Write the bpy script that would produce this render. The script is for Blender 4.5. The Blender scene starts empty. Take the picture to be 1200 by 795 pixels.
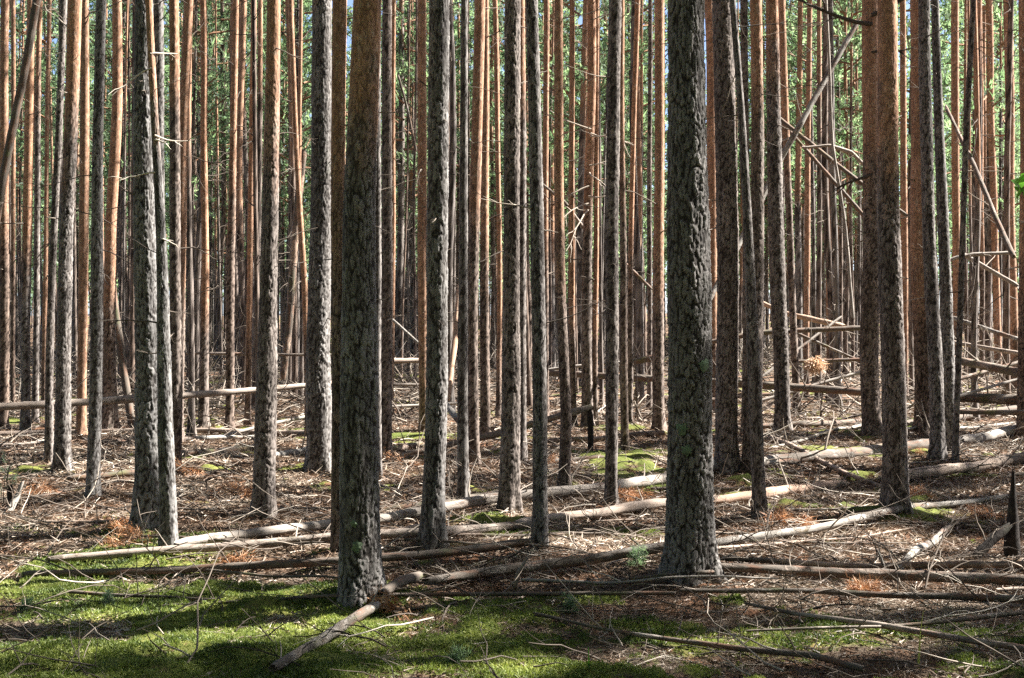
import bpy, math, random
import numpy as np
from mathutils import Vector, Matrix

R = math.radians
random.seed(7)
rng = np.random.default_rng(7)
scene = bpy.context.scene
COL = scene.collection

# ------------------------------------------------------------------ camera numbers (photo 1200 x 795)
F = 1200 * 50 / 36.0
YH = 360.0
EYE = 1.6
EL, TH = R(43), R(16)                       # sun elevation, and its bearing turned from +x towards +y
SUN = np.array([math.cos(EL) * math.cos(TH), math.cos(EL) * math.sin(TH), math.sin(EL)])


# ------------------------------------------------------------------ noise
def _hash(ix, iy, iz=0, k=0):
    h = (ix.astype(np.int64) * 374761393 + iy.astype(np.int64) * 668265263 + np.asarray(iz).astype(np.int64) * 2147483647 + k * 974711) & 0xFFFFFFFF
    h = ((h ^ (h >> 13)) * 1274126177) & 0xFFFFFFFF
    h = ((h ^ (h >> 16)) * 2246822519) & 0xFFFFFFFF
    return ((h ^ (h >> 15)) & 0xFFFFFF) / float(0xFFFFFF)


def vnoise2(x, y, k=0):
    x = np.asarray(x, float); y = np.asarray(y, float)
    ix, iy = np.floor(x), np.floor(y)
    fx, fy = x - ix, y - iy
    fx = fx * fx * (3 - 2 * fx); fy = fy * fy * (3 - 2 * fy)
    a, b = _hash(ix, iy, 0, k), _hash(ix + 1, iy, 0, k)
    c, d = _hash(ix, iy + 1, 0, k), _hash(ix + 1, iy + 1, 0, k)
    return (a * (1 - fx) + b * fx) * (1 - fy) + (c * (1 - fx) + d * fx) * fy


def vnoise3(x, y, z, k=0):
    iz = np.floor(z); fz = z - iz; fz = fz * fz * (3 - 2 * fz)
    return vnoise2(x + iz * 17.13, y - iz * 9.7, k) * (1 - fz) + vnoise2(x + (iz + 1) * 17.13, y - (iz + 1) * 9.7, k) * fz


def sstep(a, b, x):
    t = np.clip((x - a) / (b - a), 0, 1)
    return t * t * (3 - 2 * t)


# ------------------------------------------------------------------ terrain
MOUNDS = []                                  # (x, y, height, radius)


def gz(x, y):
    x = np.asarray(x, float); y = np.asarray(y, float)
    z = (vnoise2(x / 3.1, y / 3.1, 1) - .5) * .11 + (vnoise2(x / .9, y / .9, 2) - .5) * .06
    z = z + (vnoise2(x / .31, y / .31, 3) - .5) * .035
    z = z + .4 * sstep(18, 70, y) * sstep(-8, 25, x)
    for (mx, my, mh, mr) in MOUNDS:
        z = z + mh * np.exp(-((x - mx) ** 2 + (y - my) ** 2) / (mr * mr))
    return z


def at(px, py, d):
    """point seen at photo pixel (px, py) at depth d"""
    return np.array([(px - 600) / F * d, d, EYE + (YH - py) / F * d])


def on_ground(px, py):
    d = EYE * F / max(py - YH, 8)
    for _ in range(12):
        d = (EYE - float(gz((px - 600) / F * d, d))) * F / max(py - YH, 8)
    return np.array([(px - 600) / F * d, d, float(gz((px - 600) / F * d, d))])


# ------------------------------------------------------------------ mesh accumulator
class Geo:
    def __init__(self):
        self.v, self.f, self.m, self.a, self.n = [], [], [], [], 0

    def add(self, v, f, mat=0, attr=None):
        v = np.asarray(v, float); f = np.asarray(f, np.int64)
        self.v.append(v); self.f.append(f + self.n); self.m.append(np.full(len(f), mat, np.int32))
        self.a.append(np.zeros(len(v)) if attr is None else np.asarray(attr, float))
        self.n += len(v)

    def data(self, name, mats, smooth=True, attr_name=None):
        me = bpy.data.meshes.new(name)
        v = np.concatenate(self.v)
        me.vertices.add(len(v)); me.vertices.foreach_set('co', v.astype(np.float32).ravel())
        sizes = np.concatenate([np.full(len(f), f.shape[1], np.int32) for f in self.f])
        loops = np.concatenate([f.ravel() for f in self.f]).astype(np.int32)
        starts = np.concatenate([[0], np.cumsum(sizes)[:-1]]).astype(np.int32)
        me.loops.add(len(loops)); me.loops.foreach_set('vertex_index', loops)
        me.polygons.add(len(sizes)); me.polygons.foreach_set('loop_start', starts)
        me.polygons.foreach_set('material_index', np.concatenate(self.m).astype(np.int32))
        me.polygons.foreach_set('use_smooth', np.full(len(sizes), smooth, bool))
        if attr_name:
            at_ = me.attributes.new(attr_name, 'FLOAT', 'POINT')
            at_.data.foreach_set('value', np.concatenate(self.a).astype(np.float32))
        for m in mats:
            me.materials.append(m)
        me.update(calc_edges=True)
        return me


def link(name, me, parent=None):
    o = bpy.data.objects.new(name, me)
    COL.objects.link(o)
    if parent is not None:
        o.parent = parent
    return o


def tag(o, label=None, cat=None, group=None, kind=None):
    if label: o['label'] = label
    if cat: o['category'] = cat
    if group: o['group'] = group
    if kind: o['kind'] = kind
    return o


def empty(name, loc, label, cat, group=None):
    o = bpy.data.objects.new(name, None)
    o.location = [float(c) for c in loc]; o.empty_display_size = .2
    COL.objects.link(o)
    return tag(o, label, cat, group)


def frames(P):
    """two unit normals along a polyline P (n,3)"""
    T = np.gradient(P, axis=0); T /= np.linalg.norm(T, axis=1)[:, None] + 1e-9
    ref = np.array([0, 0, 1.0]) if abs(T[:, 2]).mean() < .8 else np.array([0, 1.0, 0])
    A = np.cross(T, ref); A /= np.linalg.norm(A, axis=1)[:, None] + 1e-9
    B = np.cross(T, A)
    return T, A, B


def tube(geo, P, rad, n=5, mat=0, attr=0.5, cap=True):
    P = np.asarray(P, float); rad = np.broadcast_to(np.asarray(rad, float), (len(P),))
    T, A, B = frames(P)
    th = np.arange(n) * 2 * math.pi / n
    V = P[:, None, :] + rad[:, None, None] * (np.cos(th)[None, :, None] * A[:, None, :] + np.sin(th)[None, :, None] * B[:, None, :])
    m = len(P)
    i = np.arange(m - 1)[:, None] * n; j = np.arange(n)[None, :]; k = (j + 1) % n
    Q = np.stack([i + j, i + k, i + n + k, i + n + j], -1).reshape(-1, 4)
    V = V.reshape(-1, 3)
    geo.add(V, Q, mat, np.full(len(V), attr))
    if cap:
        for e, base in ((0, 0), (m - 1, (m - 1) * n)):
            vv = np.vstack([V[base:base + n], P[e]])
            geo.add(vv, np.stack([np.arange(n), (np.arange(n) + 1) % n, np.full(n, n)], -1), mat, np.full(len(vv), attr))


def wander(p0, dirv, length, n, bend, droop, r=rng):
    p = np.array(p0, float); d = np.array(dirv, float); d /= np.linalg.norm(d)
    out = [p.copy()]
    for _ in range(n - 1):
        d = d + r.normal(0, bend, 3); d[2] += droop
        d /= np.linalg.norm(d)
        p = p + d * length / (n - 1)
        out.append(p.copy())
    return np.array(out)


# ------------------------------------------------------------------ materials
def mat_new(name):
    m = bpy.data.materials.new(name); m.use_nodes = True
    nt = m.node_tree; nt.nodes.clear()
    return m, nt


def N(nt, t, **kw):
    n = nt.nodes.new(t)
    for k, v in kw.items():
        if k == 'ins':
            for a, b in v.items():
                n.inputs[a].default_value = b
        else:
            setattr(n, k, v)
    return n


def ramp(nt, src, stops, interp='LINEAR'):
    r = N(nt, 'ShaderNodeValToRGB'); r.color_ramp.interpolation = interp
    e = r.color_ramp.elements
    while len(e) < len(stops): e.new(.5)
    for k, (p, c) in zip(e, stops):
        k.position = p; k.color = (*c, 1) if not np.isscalar(c) else (c, c, c, 1)
    nt.links.new(src, r.inputs[0])
    return r.outputs[0]


def mixc(nt, fac, a, b, mode='MIX'):
    m = N(nt, 'ShaderNodeMix', data_type='RGBA', blend_type=mode)
    L = nt.links.new
    for s, v in ((0, fac), (6, a), (7, b)):
        if isinstance(v, bpy.types.NodeSocket): L(v, m.inputs[s])
        elif s == 0: m.inputs[0].default_value = v
        else: m.inputs[s].default_value = (*v, 1)
    return m.outputs[2]


def math_(nt, op, a, b=0.0, c=None):
    m = N(nt, 'ShaderNodeMath', operation=op)
    for i, v in enumerate((a, b, c)):
        if v is None: continue
        if isinstance(v, bpy.types.NodeSocket): nt.links.new(v, m.inputs[i])
        else: m.inputs[i].default_value = v
    return m.outputs[0]


def coords(nt, scale=(1, 1, 1), kind='Object'):
    t = N(nt, 'ShaderNodeTexCoord'); mp = N(nt, 'ShaderNodeMapping')
    mp.inputs['Scale'].default_value = scale
    nt.links.new(t.outputs[kind], mp.inputs[0])
    return mp.outputs[0]


def noise(nt, vec, scale, detail=4, rough=.6, dist=0):
    n = N(nt, 'ShaderNodeTexNoise', ins={'Scale': scale, 'Detail': detail, 'Roughness': rough, 'Distortion': dist})
    nt.links.new(vec, n.inputs['Vector'])
    return n.outputs[0]


def finish(nt, col, rough=.85, bump=None, strength=.5, dist=.02, spec=.25):
    b = N(nt, 'ShaderNodeBsdfPrincipled')
    if isinstance(col, bpy.types.NodeSocket): nt.links.new(col, b.inputs['Base Color'])
    else: b.inputs['Base Color'].default_value = (*col, 1)
    b.inputs['Roughness'].default_value = rough
    b.inputs['Specular IOR Level'].default_value = spec
    if bump is not None:
        bm = N(nt, 'ShaderNodeBump', ins={'Strength': strength, 'Distance': dist})
        nt.links.new(bump, bm.inputs['Height']); nt.links.new(bm.outputs[0], b.inputs['Normal'])
    o = N(nt, 'ShaderNodeOutputMaterial'); nt.links.new(b.outputs[0], o.inputs[0])


def obj_attr(nt, name):
    a = N(nt, 'ShaderNodeAttribute', attribute_type='OBJECT', attribute_name=name)
    return a.outputs['Fac']


def geo_attr(nt, name):
    a = N(nt, 'ShaderNodeAttribute', attribute_type='GEOMETRY', attribute_name=name)
    return a.outputs['Fac']


def bark_material():
    m, nt = mat_new('pine_bark')
    v = coords(nt); vs = coords(nt, (1, 1, .3))
    plate = geo_attr(nt, 'plate')
    z = N(nt, 'ShaderNodeSeparateXYZ'); nt.links.new(v, z.inputs[0])
    big = noise(nt, coords(nt, (3, 3, 1)), 1.3, 4, .65)
    line = obj_attr(nt, 'bark_line')
    h = math_(nt, 'ADD', math_(nt, 'SUBTRACT', z.outputs[2], line), math_(nt, 'MULTIPLY', math_(nt, 'SUBTRACT', big, .5), 3.4))
    up = N(nt, 'ShaderNodeMapRange', interpolation_type='SMOOTHSTEP', ins={'From Min': -.55, 'From Max': .75})
    nt.links.new(h, up.inputs[0]); up = up.outputs[0]
    fine = noise(nt, vs, 55, 5, .7)
    mid = noise(nt, vs, 14, 4, .6)
    grey = mixc(nt, mid, (.042, .040, .040), (.215, .205, .195))
    tone = obj_attr(nt, 'bark_tone')
    grey = mixc(nt, tone, grey, mixc(nt, mid, (.05, .034, .025), (.20, .135, .10)))
    orange = mixc(nt, mid, (.17, .080, .044), (.48, .275, .17))
    orange = mixc(nt, math_(nt, 'MULTIPLY', tone, .6), orange, mixc(nt, mid, (.10, .06, .042), (.30, .205, .15)))
    flake = noise(nt, coords(nt, (1, 1, .6)), 30, 3, .6)
    orange = mixc(nt, ramp(nt, flake, [(.55, 0.0), (.68, .75)]), orange, (.42, .31, .235))
    c = mixc(nt, up, grey, orange)
    # fissures between the plates are darker, older bark shows weathered tops
    fiss = ramp(nt, plate, [(.0, (.16, .14, .13)), (.15, (.42, .39, .37)), (.32, (.97, .96, .95)), (.7, (1.5, 1.5, 1.5))])
    c = mixc(nt, math_(nt, 'SUBTRACT', .95, math_(nt, 'MULTIPLY', up, .55)), c, fiss, 'MULTIPLY')
    c = mixc(nt, .75, c, ramp(nt, fine, [(.25, .5), (.72, 1.25)]), 'MULTIPLY')
    lich = ramp(nt, noise(nt, coords(nt, (1, 1, .55)), 5.5, 5, .7), [(.6, 0.0), (.78, .22)])
    lich = math_(nt, 'MULTIPLY', lich, math_(nt, 'SUBTRACT', 1.0, up))
    c = mixc(nt, lich, c, (.13, .155, .09))
    hgt = math_(nt, 'ADD', math_(nt, 'MULTIPLY', fine, .7), math_(nt, 'MULTIPLY', mid, .6))
    finish(nt, c, .9, hgt, .55, .012, .15)
    return m


def wood_material():
    """fallen trunks: local x runs along the log"""
    m, nt = mat_new('weathered_log')
    v = coords(nt, (.55, 4, 4)); g = coords(nt, (1.2, 40, 40))
    peel, tone = obj_attr(nt, 'peel'), obj_attr(nt, 'log_tone')
    n1 = noise(nt, coords(nt, (1.5, 3.6, 3.6)), 1.7, 7, .74)
    mask = math_(nt, 'ADD', n1, math_(nt, 'MULTIPLY', math_(nt, 'SUBTRACT', peel, .60), .34))
    mask = ramp(nt, mask, [(.47, 0.0), (.54, 1.0)])
    grain = noise(nt, g, 2.0, 4, .7)
    blotch = noise(nt, v, 6, 4, .65)
    wood = mixc(nt, grain, (.12, .108, .095), (.36, .335, .30))
    wood = mixc(nt, ramp(nt, blotch, [(.42, 0.0), (.66, .8)]), wood, (.13, .118, .105))
    wood = mixc(nt, math_(nt, 'MULTIPLY', tone, .55), wood, (.42, .22, .12))
    bark = mixc(nt, noise(nt, coords(nt, (9, 22, 22)), 1.2, 5, .7), (.035, .03, .025), (.16, .13, .105))
    bark = mixc(nt, ramp(nt, blotch, [(.5, 0.0), (.62, .8)]), bark, (.15, .08, .052))
    mossn = ramp(nt, noise(nt, coords(nt, (1.6, 3, 3)), 2.2, 4), [(.58, 0.0), (.72, .55)])
    bark = mixc(nt, mossn, bark, (.08, .10, .03))
    c = mixc(nt, mask, bark, wood)
    hgt = math_(nt, 'ADD', math_(nt, 'MULTIPLY', grain, .5), math_(nt, 'MULTIPLY', math_(nt, 'SUBTRACT', 1.0, mask), .7))
    hgt = math_(nt, 'ADD', hgt, math_(nt, 'MULTIPLY', noise(nt, coords(nt, (9, 22, 22)), 1.2, 5, .7), .5))
    finish(nt, c, .85, hgt, .7, .012, .2)
    return m


def simple(name, stops, scale=12, rough=.9, attr=None):
    m, nt = mat_new(name)
    src = geo_attr(nt, attr) if attr else noise(nt, coords(nt), scale, 4, .7)
    finish(nt, ramp(nt, src, stops), rough, spec=.15)
    return m


def leaf_material(name, stops, trans=.45, attr='shade_mix', through=(1.5, 1.6, .9)):
    m, nt = mat_new(name)
    col = ramp(nt, geo_attr(nt, attr), stops)
    d = N(nt, 'ShaderNodeBsdfPrincipled'); d.inputs['Roughness'].default_value = .55
    d.inputs['Specular IOR Level'].default_value = .3
    t = N(nt, 'ShaderNodeBsdfTranslucent'); mx = N(nt, 'ShaderNodeMixShader'); mx.inputs[0].default_value = trans
    o = N(nt, 'ShaderNodeOutputMaterial')
    nt.links.new(col, d.inputs['Base Color'])
    tc = mixc(nt, 1.0, col, through, 'MULTIPLY')
    nt.links.new(tc, t.inputs[0])
    nt.links.new(d.outputs[0], mx.inputs[1]); nt.links.new(t.outputs[0], mx.inputs[2]); nt.links.new(mx.outputs[0], o.inputs[0])
    return m


def ground_material():
    m, nt = mat_new('forest_floor')
    v = coords(nt)
    moss = geo_attr(nt, 'moss')
    n1, n2, n3 = noise(nt, v, 1.3, 5, .6), noise(nt, v, 9, 5, .7), noise(nt, v, 70, 4, .75)
    lit = mixc(nt, ramp(nt, n2, [(.35, 0.0), (.68, 1.0)]), (.045, .031, .022), (.20, .152, .112))
    rust = ramp(nt, noise(nt, v, 2.6, 4, .65), [(.46, 0.0), (.62, .85)])
    lit = mixc(nt, rust, lit, mixc(nt, n3, (.09, .042, .022), (.25, .125, .07)))
    lit = mixc(nt, .8, lit, ramp(nt, n3, [(.3, .45), (.7, 1.35)]), 'MULTIPLY')
    green = mixc(nt, n2, (.03, .042, .012), (.12, .145, .03))
    green = mixc(nt, ramp(nt, n1, [(.4, 0.0), (.65, .7)]), green, (.17, .165, .045))
    mm = math_(nt, 'ADD', moss, math_(nt, 'MULTIPLY', math_(nt, 'SUBTRACT', n2, .5), .7))
    c = mixc(nt, ramp(nt, mm, [(.42, 0.0), (.58, 1.0)]), lit, green)
    finish(nt, c, .95, math_(nt, 'ADD', n3, n2), .8, .02, .1)
    return m


BARK = bark_material()
LOG = wood_material()
TWIG = simple('dead_twig', [(0, (.05, .04, .033)), (.45, (.13, .105, .085)), (.8, (.33, .28, .23)), (1, (.5, .44, .37))], attr='plate')
NEEDLE = leaf_material('pine_needles', [(0, (.055, .095, .055)), (.5, (.135, .195, .12)), (1, (.245, .305, .21))], .55, through=(1.3, 1.4, 1.0))
DRY = leaf_material('dry_needles', [(0, (.17, .07, .03)), (.5, (.36, .17, .075)), (1, (.52, .37, .25))], .25, through=(1.1, 1.0, .9))
LITTER = leaf_material('needle_litter', [(0, (.045, .028, .018)), (.4, (.125, .075, .045)), (.7, (.235, .175, .125)), (1, (.42, .36, .29))], .1, through=(1.1, 1.0, .9))
MOSS = leaf_material('moss', [(0, (.026, .040, .014)), (.35, (.062, .092, .021)), (.7, (.17, .205, .05)), (1, (.37, .38, .13))], .25)
FRESH = leaf_material('fresh_leaf', [(0, (.05, .16, .02)), (1, (.12, .30, .05))], .4)
GROUND = ground_material()
LICHEN = simple('lichen', [(.3, (.07, .10, .06)), (.7, (.17, .22, .14))], 60)
CUT = simple('cut_wood', [(.3, (.42, .30, .19)), (.7, (.58, .45, .31))], 30)

# ------------------------------------------------------------------ the pines that can be told apart
# key, nickname, label, [(px, py, width px) from the foot up], py above which the bark is orange, bark tone (0 grey, 1 brown)
G_NEAR = 'pines of the front and middle ranks'
TREES = [
 ('A', 'nearest orange-topped pine', 'thick pine nearest the camera, charcoal fissured bark, rusty orange at the picture top', [(422, 705, 46), (424, 520, 43), (421, 260, 38), (424, 0, 33)], 138, .1, 1),
 ('B', 'lichen-spotted pine', 'stoutest dark grey pine of all, spotted with round green lichen patches', [(809, 678, 55), (808, 560, 52), (803, 270, 47), (802, 0, 41)], -900, .1, 1),
 ('C', 'cracked-bark pine', 'broad grey pine with deeply cracked plates, a thin trunk standing against its right side', [(176, 621, 34), (173, 480, 31), (169, 270, 26), (167, 0, 20)], -900, 0, 1),
 ('D', 'pale-topped thin pine', 'thin pine leaning on the cracked-bark pine, bleached pinkish top with broken white twigs', [(199, 648, 20), (195, 520, 18), (191, 300, 12), (184, 165, 9), (176, 0, 8)], 110, 0, 1),
 ('E', 'blackish straight pine', 'blackish straight pine with a plain clean stem, alone before the green gap', [(309, 600, 25), (312, 480, 24), (315, 270, 19), (320, 0, 16)], 150, .35, 1),
 ('F', 'silver-lit pine', 'sturdy grey pine whose flaky bark shines silver along its right half', [(376, 553, 31), (374, 430, 29), (375, 270, 26), (376, 0, 22)], -60, .1, 1),
 ('G', 'hidden brown pine', 'brown pine standing close behind the nearest orange-topped pine, mostly hidden by it', [(396, 660, 17), (396, 480, 17), (397, 270, 17), (399, 0, 17)], 260, .7, 1),
 ('H', 'grey column pine', 'straight mid grey pine with a rough lit right side, long logs crossing its foot', [(506, 650, 28), (508, 500, 25), (511, 270, 24), (514, 0, 23)], -900, .05, 1),
 ('I', 'brown-footed pine', 'upright brown-grey pine whose foot stands between two pale fallen logs', [(597, 612, 23), (597, 480, 21), (598, 270, 19), (599, 0, 18)], -300, .4, 1),
 ('J', 'slim charcoal pine', 'slim charcoal pine leaning slightly left, foot mossy green', [(633, 660, 17), (632, 500, 17), (629, 270, 16), (623, 0, 14)], -900, .15, 1),
 ('K', 'crooked brown pine', 'slender brown pine with a crooked dark foot bending right and an orange upper stem', [(660, 572, 14), (663, 500, 13), (658, 330, 12), (656, 200, 11), (655, 0, 10)], 300, .6, 1),
 ('L', 'thin-footed dark pine', 'narrow dark pine with a bright sunlit right edge, foot behind the long log', [(716, 600, 13), (716, 460, 15), (716, 270, 15), (721, 0, 15)], -900, .3, 1),
 ('M', 'straight dark-brown pine', 'straight dark brown pine just beside the lichen-spotted pine', [(852, 563, 26), (852, 430, 25), (851, 270, 25), (849, 0, 24)], -900, .45, 1),
 ('N', 'slanting pale-edged pine', 'thin slanting pine with a pale sunlit edge, crossing in front of a thicker brown one', [(891, 615, 15), (886, 470, 16), (878, 270, 11), (869, 100, 8), (861, 0, 7)], -900, .2, 1),
 ('O', 'crossed brown pine', 'brown pine with an orange top that a thin slanting stem crosses', [(880, 566, 22), (882, 430, 18), (885, 270, 15), (887, 0, 14)], 120, .5, 1),
 ('P', 'white-edged pine', 'pine with a blazing white right edge and a knobbly orange top', [(918, 506, 18), (909, 330, 18), (905, 170, 17), (902, 0, 14)], 60, .3, 1),
 ('Q', 'mossy brown pine', 'brown orange-topped pine with a greenish foot, set close behind a redder pine', [(1022, 512, 22), (1021, 350, 21), (1020, 200, 18), (1018, 0, 18)], 190, .6, 1),
 ('R', 'red-topped pine', 'stout pine with a brick red upper trunk and silvery cracked bark at mid height', [(1050, 607, 30), (1046, 420, 27), (1042, 200, 24), (1038, 0, 22)], 185, .35, 1),
 ('S', 'ochre pine', 'bright ochre-orange pine, the left member of a tight cluster of three', [(1083, 510, 21), (1081, 400, 20), (1077, 270, 18), (1080, 0, 18)], 360, .8, 1),
 ('U', 'sawtooth-edged dark pine', 'dark grey pine in the middle of the tight cluster of three', [(1099, 546, 17), (1095, 400, 16), (1090, 270, 15), (1088, 0, 13)], -900, .2, 1),
 ('V', 'cluster-end pine', 'dark grey pine at the end of the tight cluster, right of its sunlit seam', [(1115, 533, 15), (1111, 400, 15), (1106, 270, 13), (1098, 0, 9)], -900, .1, 1),
 ('W', 'edge pine', 'reddish pine at the picture edge, bearing a fresh green leafy shoot', [(1203, 512, 20), (1202, 300, 19), (1201, 0, 18)], 330, .8, 1),
 ('X', 'black-footed orange pine', 'pine with a sooty lower trunk and orange upper half, a thin black stem beside it', [(73, 554, 20), (75, 430, 17), (78, 270, 15), (84, 150, 15), (89, 0, 16)], 165, .2, 1),
 ('Y', 'black pole pine', 'very thin black stem hugging the left side of the black-footed orange pine', [(57, 545, 10), (60, 400, 9), (64, 270, 8), (71, 130, 8), (77, 0, 8)], -900, .3, 1),
 ('Z', 'ash-grey slim pine', 'slim ash grey pine dappled to its top, foot in brown litter', [(108, 592, 15), (112, 420, 14), (115, 270, 13), (121, 0, 11)], -900, .05, 1),
 ('a', 'tawny slim pine', 'slim tawny orange pine between the sooty-footed pine and the ash grey one', [(95, 512, 11), (99, 350, 11), (102, 200, 11), (104, 0, 9)], 900, .8, 0),
 ('b', 'mossy-stump pine', 'bright orange pine with a mossy dead slab leaning on its brown foot', [(129, 505, 19), (130, 380, 15), (132, 270, 13), (137, 130, 12), (139, 0, 11)], 350, .6, 0),
 ('c', 'slate pine', 'slate-dark pine showing behind the bleached thin trunk', [(190, 540, 12), (189, 270, 12), (187, 0, 12)], -900, .1, 0),
 ('d', 'dim brown pine', 'dim brown pine just right of the pair with cracked bark', [(205, 560, 15), (206, 400, 14), (206, 200, 12), (205, 0, 11)], 120, .5, 0),
 ('e', 'slanting orange pine', 'orange pine slanting right at its top, foot merging with a dim brown pine', [(209, 520, 12), (212, 300, 12), (217, 130, 12), (223, 0, 11)], 340, .6, 0),
 ('f', 'copper pine', 'slim copper-coloured pine with a dark foot, first left of the green gap', [(238, 502, 12), (240, 300, 9), (238, 100, 8), (236, 0, 8)], 385, .5, 0),
 ('g', 'two-tone slim pine', 'slim brown pine with one pale sunlit side in the green gap', [(269, 505, 10), (270, 270, 9), (272, 130, 8), (274, 0, 8)], 230, .7, 0),
 ('h', 'pencil pine', 'pencil-thin light brown pine left of the blackish straight pine', [(290, 500, 7), (293, 270, 7), (297, 0, 7)], 420, .8, 0),
 ('i', 'leaning white pole pine', 'thin cream pine leaning left towards its top, beside the silver-lit pine', [(361, 515, 7), (357, 330, 7), (348, 170, 6), (341, 0, 6)], 430, .6, 0),
 ('j', 'shadow pine', 'pale thin pine peeping out right of the nearest orange-topped pine', [(443, 560, 9), (443, 300, 9), (442, 0, 8)], -200, .2, 0),
 ('k', 'umber pine', 'umber pine with a sunlit right side between two thick grey pines', [(451, 540, 16), (452, 400, 14), (452, 200, 12), (454, 0, 11)], -100, .5, 0),
 ('l', 'thin orange companion', 'thread-thin orange pine next to the umber pine', [(458, 492, 6), (461, 250, 6), (462, 0, 5)], 420, .6, 0),
 ('m', 'rust-red pine', 'evenly rust-red slim pine touching the grey column pine', [(497, 508, 11), (496, 270, 11), (494, 0, 10)], 480, .8, 0),
 ('n', 'iron-grey thin pine', 'thin iron grey pine between the grey column pine and an orange pair', [(543, 591, 13), (542, 430, 12), (542, 270, 10), (543, 0, 8)], -900, .15, 0),
 ('o', 'left orange twin', 'thicker stem of an orange pair, dark from mid height down', [(555, 546, 14), (554, 400, 12), (557, 230, 13), (563, 0, 13)], 240, .6, 0),
 ('p', 'right orange twin', 'thinner stem of an orange pair, brown foot', [(568, 515, 12), (568, 350, 11), (568, 200, 9), (570, 0, 8)], 300, .7, 0),
 ('q', 'amber thread pine', 'amber thin pine with sunlit flakes left of the brown-footed pine', [(584, 490, 6), (585, 270, 6), (580, 0, 6)], 430, .6, 0),
 ('r', 'bleached side pine', 'pine bleached white on its lower half, tight behind the brown-footed pine', [(611, 541, 12), (611, 300, 11), (611, 0, 10)], 90, .3, 0),
 ('s', 'drab thin pine', 'drab thin pine half hidden right of the slim charcoal pine', [(640, 495, 7), (639, 250, 7), (641, 0, 7)], 300, .7, 0),
 ('t', 'faint orange pine', 'faint narrow orange pine right of the crooked brown pine', [(672, 500, 8), (670, 270, 7), (670, 0, 6)], 380, .6, 0),
 ('u', 'tangled-twig pine', 'pale brown pine wrapped in a tangle of dry twigs', [(688, 500, 13), (688, 380, 12), (690, 270, 11), (694, 0, 10)], 240, .5, 0),
 ('v', 'twig-side pine', 'thin reddish pine sunlit beside the twig-wrapped pine', [(697, 500, 7), (698, 270, 6), (700, 0, 5)], 420, .6, 0),
 ('w', 'brown strip pine', 'narrow brown pine with a lit edge right of the thin-footed dark pine', [(733, 533, 9), (731, 380, 9), (729, 200, 7), (729, 0, 7)], 200, .7, 0),
 ('x', 'ivory-edged thin pine', 'thin ivory-edged pine slanting right at its top', [(738, 498, 7), (740, 270, 6), (746, 0, 6)], 300, .5, 0),
 ('y', 'dark wand pine', 'wand-thin dark pine left of an orange pine with white flank', [(761, 480, 6), (761, 250, 6), (762, 0, 5)], -200, .5, 0),
 ('z', 'white-flanked orange pine', 'orange pine with a white sunlit flank left of the lichen-spotted pine', [(772, 503, 14), (772, 350, 13), (773, 200, 11), (774, 0, 11)], 330, .6, 0),
 ('1', 'flame-orange pine', 'flame-orange pine glowing between the lichen-spotted and straight dark-brown pines', [(836, 485, 12), (834, 250, 12), (831, 0, 12)], 430, .7, 0),
 ('2', 'grey-brown backer', 'grey-brown slim pine behind the slanting pale-edged pine', [(873, 510, 9), (873, 270, 8), (872, 0, 9)], -100, .5, 0),
 ('3', 'dusky leaning pine', 'dusky thin pine beside the white-edged pine, leaning left towards its top', [(934, 487, 9), (929, 350, 8), (923, 230, 8), (916, 0, 9)], 180, .6, 0),
 ('4', 'russet thin pine', 'russet thin pine in the thicket of dead poles', [(945, 465, 7), (946, 250, 7), (948, 0, 6)], 420, .7, 0),
 ('5', 'russet thicker pine', 'russet pine behind the long leaning dead trunk', [(973, 468, 9), (970, 270, 8), (966, 0, 8)], 420, .7, 0),
 ('6', 'orange gap pine', 'orange far pine between the red-topped and ochre pines', [(1060, 470, 8), (1059, 250, 8), (1058, 0, 7)], 430, .7, 0),
 ('7', 'banded orange pine', 'orange pine mottled cream, right of the tight cluster of three', [(1122, 470, 10), (1120, 270, 9), (1117, 0, 9)], 380, .6, 0),
 ('8', 'slanting black pine', 'thin black pine slanting right at its top, its edge a white sunlit line', [(1119, 545, 7), (1124, 400, 7), (1128, 270, 7), (1133, 150, 7), (1141, 0, 6)], -900, .3, 0),
 ('9', 'far brown wand', 'far brown wand-like pine above the propped dead poles', [(1151, 448, 6), (1149, 250, 6), (1146, 0, 5)], 300, .7, 0),
 ('10', 'straw pine', 'straw-coloured far pine behind the long diagonal dead pole', [(1170, 445, 9), (1166, 270, 8), (1160, 0, 8)], 430, .5, 0),
 ('11', 'chestnut pine', 'chestnut brown far pine next to the reddish picture-edge pine', [(1191, 462, 11), (1187, 270, 10), (1183, 0, 11)], 420, .8, 0),
 ('12', 'edge umber pine', 'umber pine cut by the picture border behind the leaning black pole', [(4, 505, 11), (5, 300, 11), (7, 0, 9)], 270, .8, 0),
 ('13', 'bone-white pine', 'pine bone-white below and honey orange above, left of the thin black stem', [(29, 508, 11), (31, 380, 11), (33, 230, 11), (36, 0, 9)], 300, .2, 0),
 ('14', 'grey shadow pine', 'thin grey pine tight behind the bone-white pine', [(41, 496, 8), (42, 300, 7), (45, 0, 6)], 120, .3, 0),
 ('15', 'thin brown far pine', 'thread-thin brown far pine by the picture border', [(15, 488, 5), (15, 250, 5), (14, 0, 5)], 300, .8, 0),
 ('16', 'thin coral pine', 'thin coral far pine left of the thin black stem', [(51, 485, 6), (53, 250, 5), (56, 0, 5)], 430, .8, 0),
]

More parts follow.
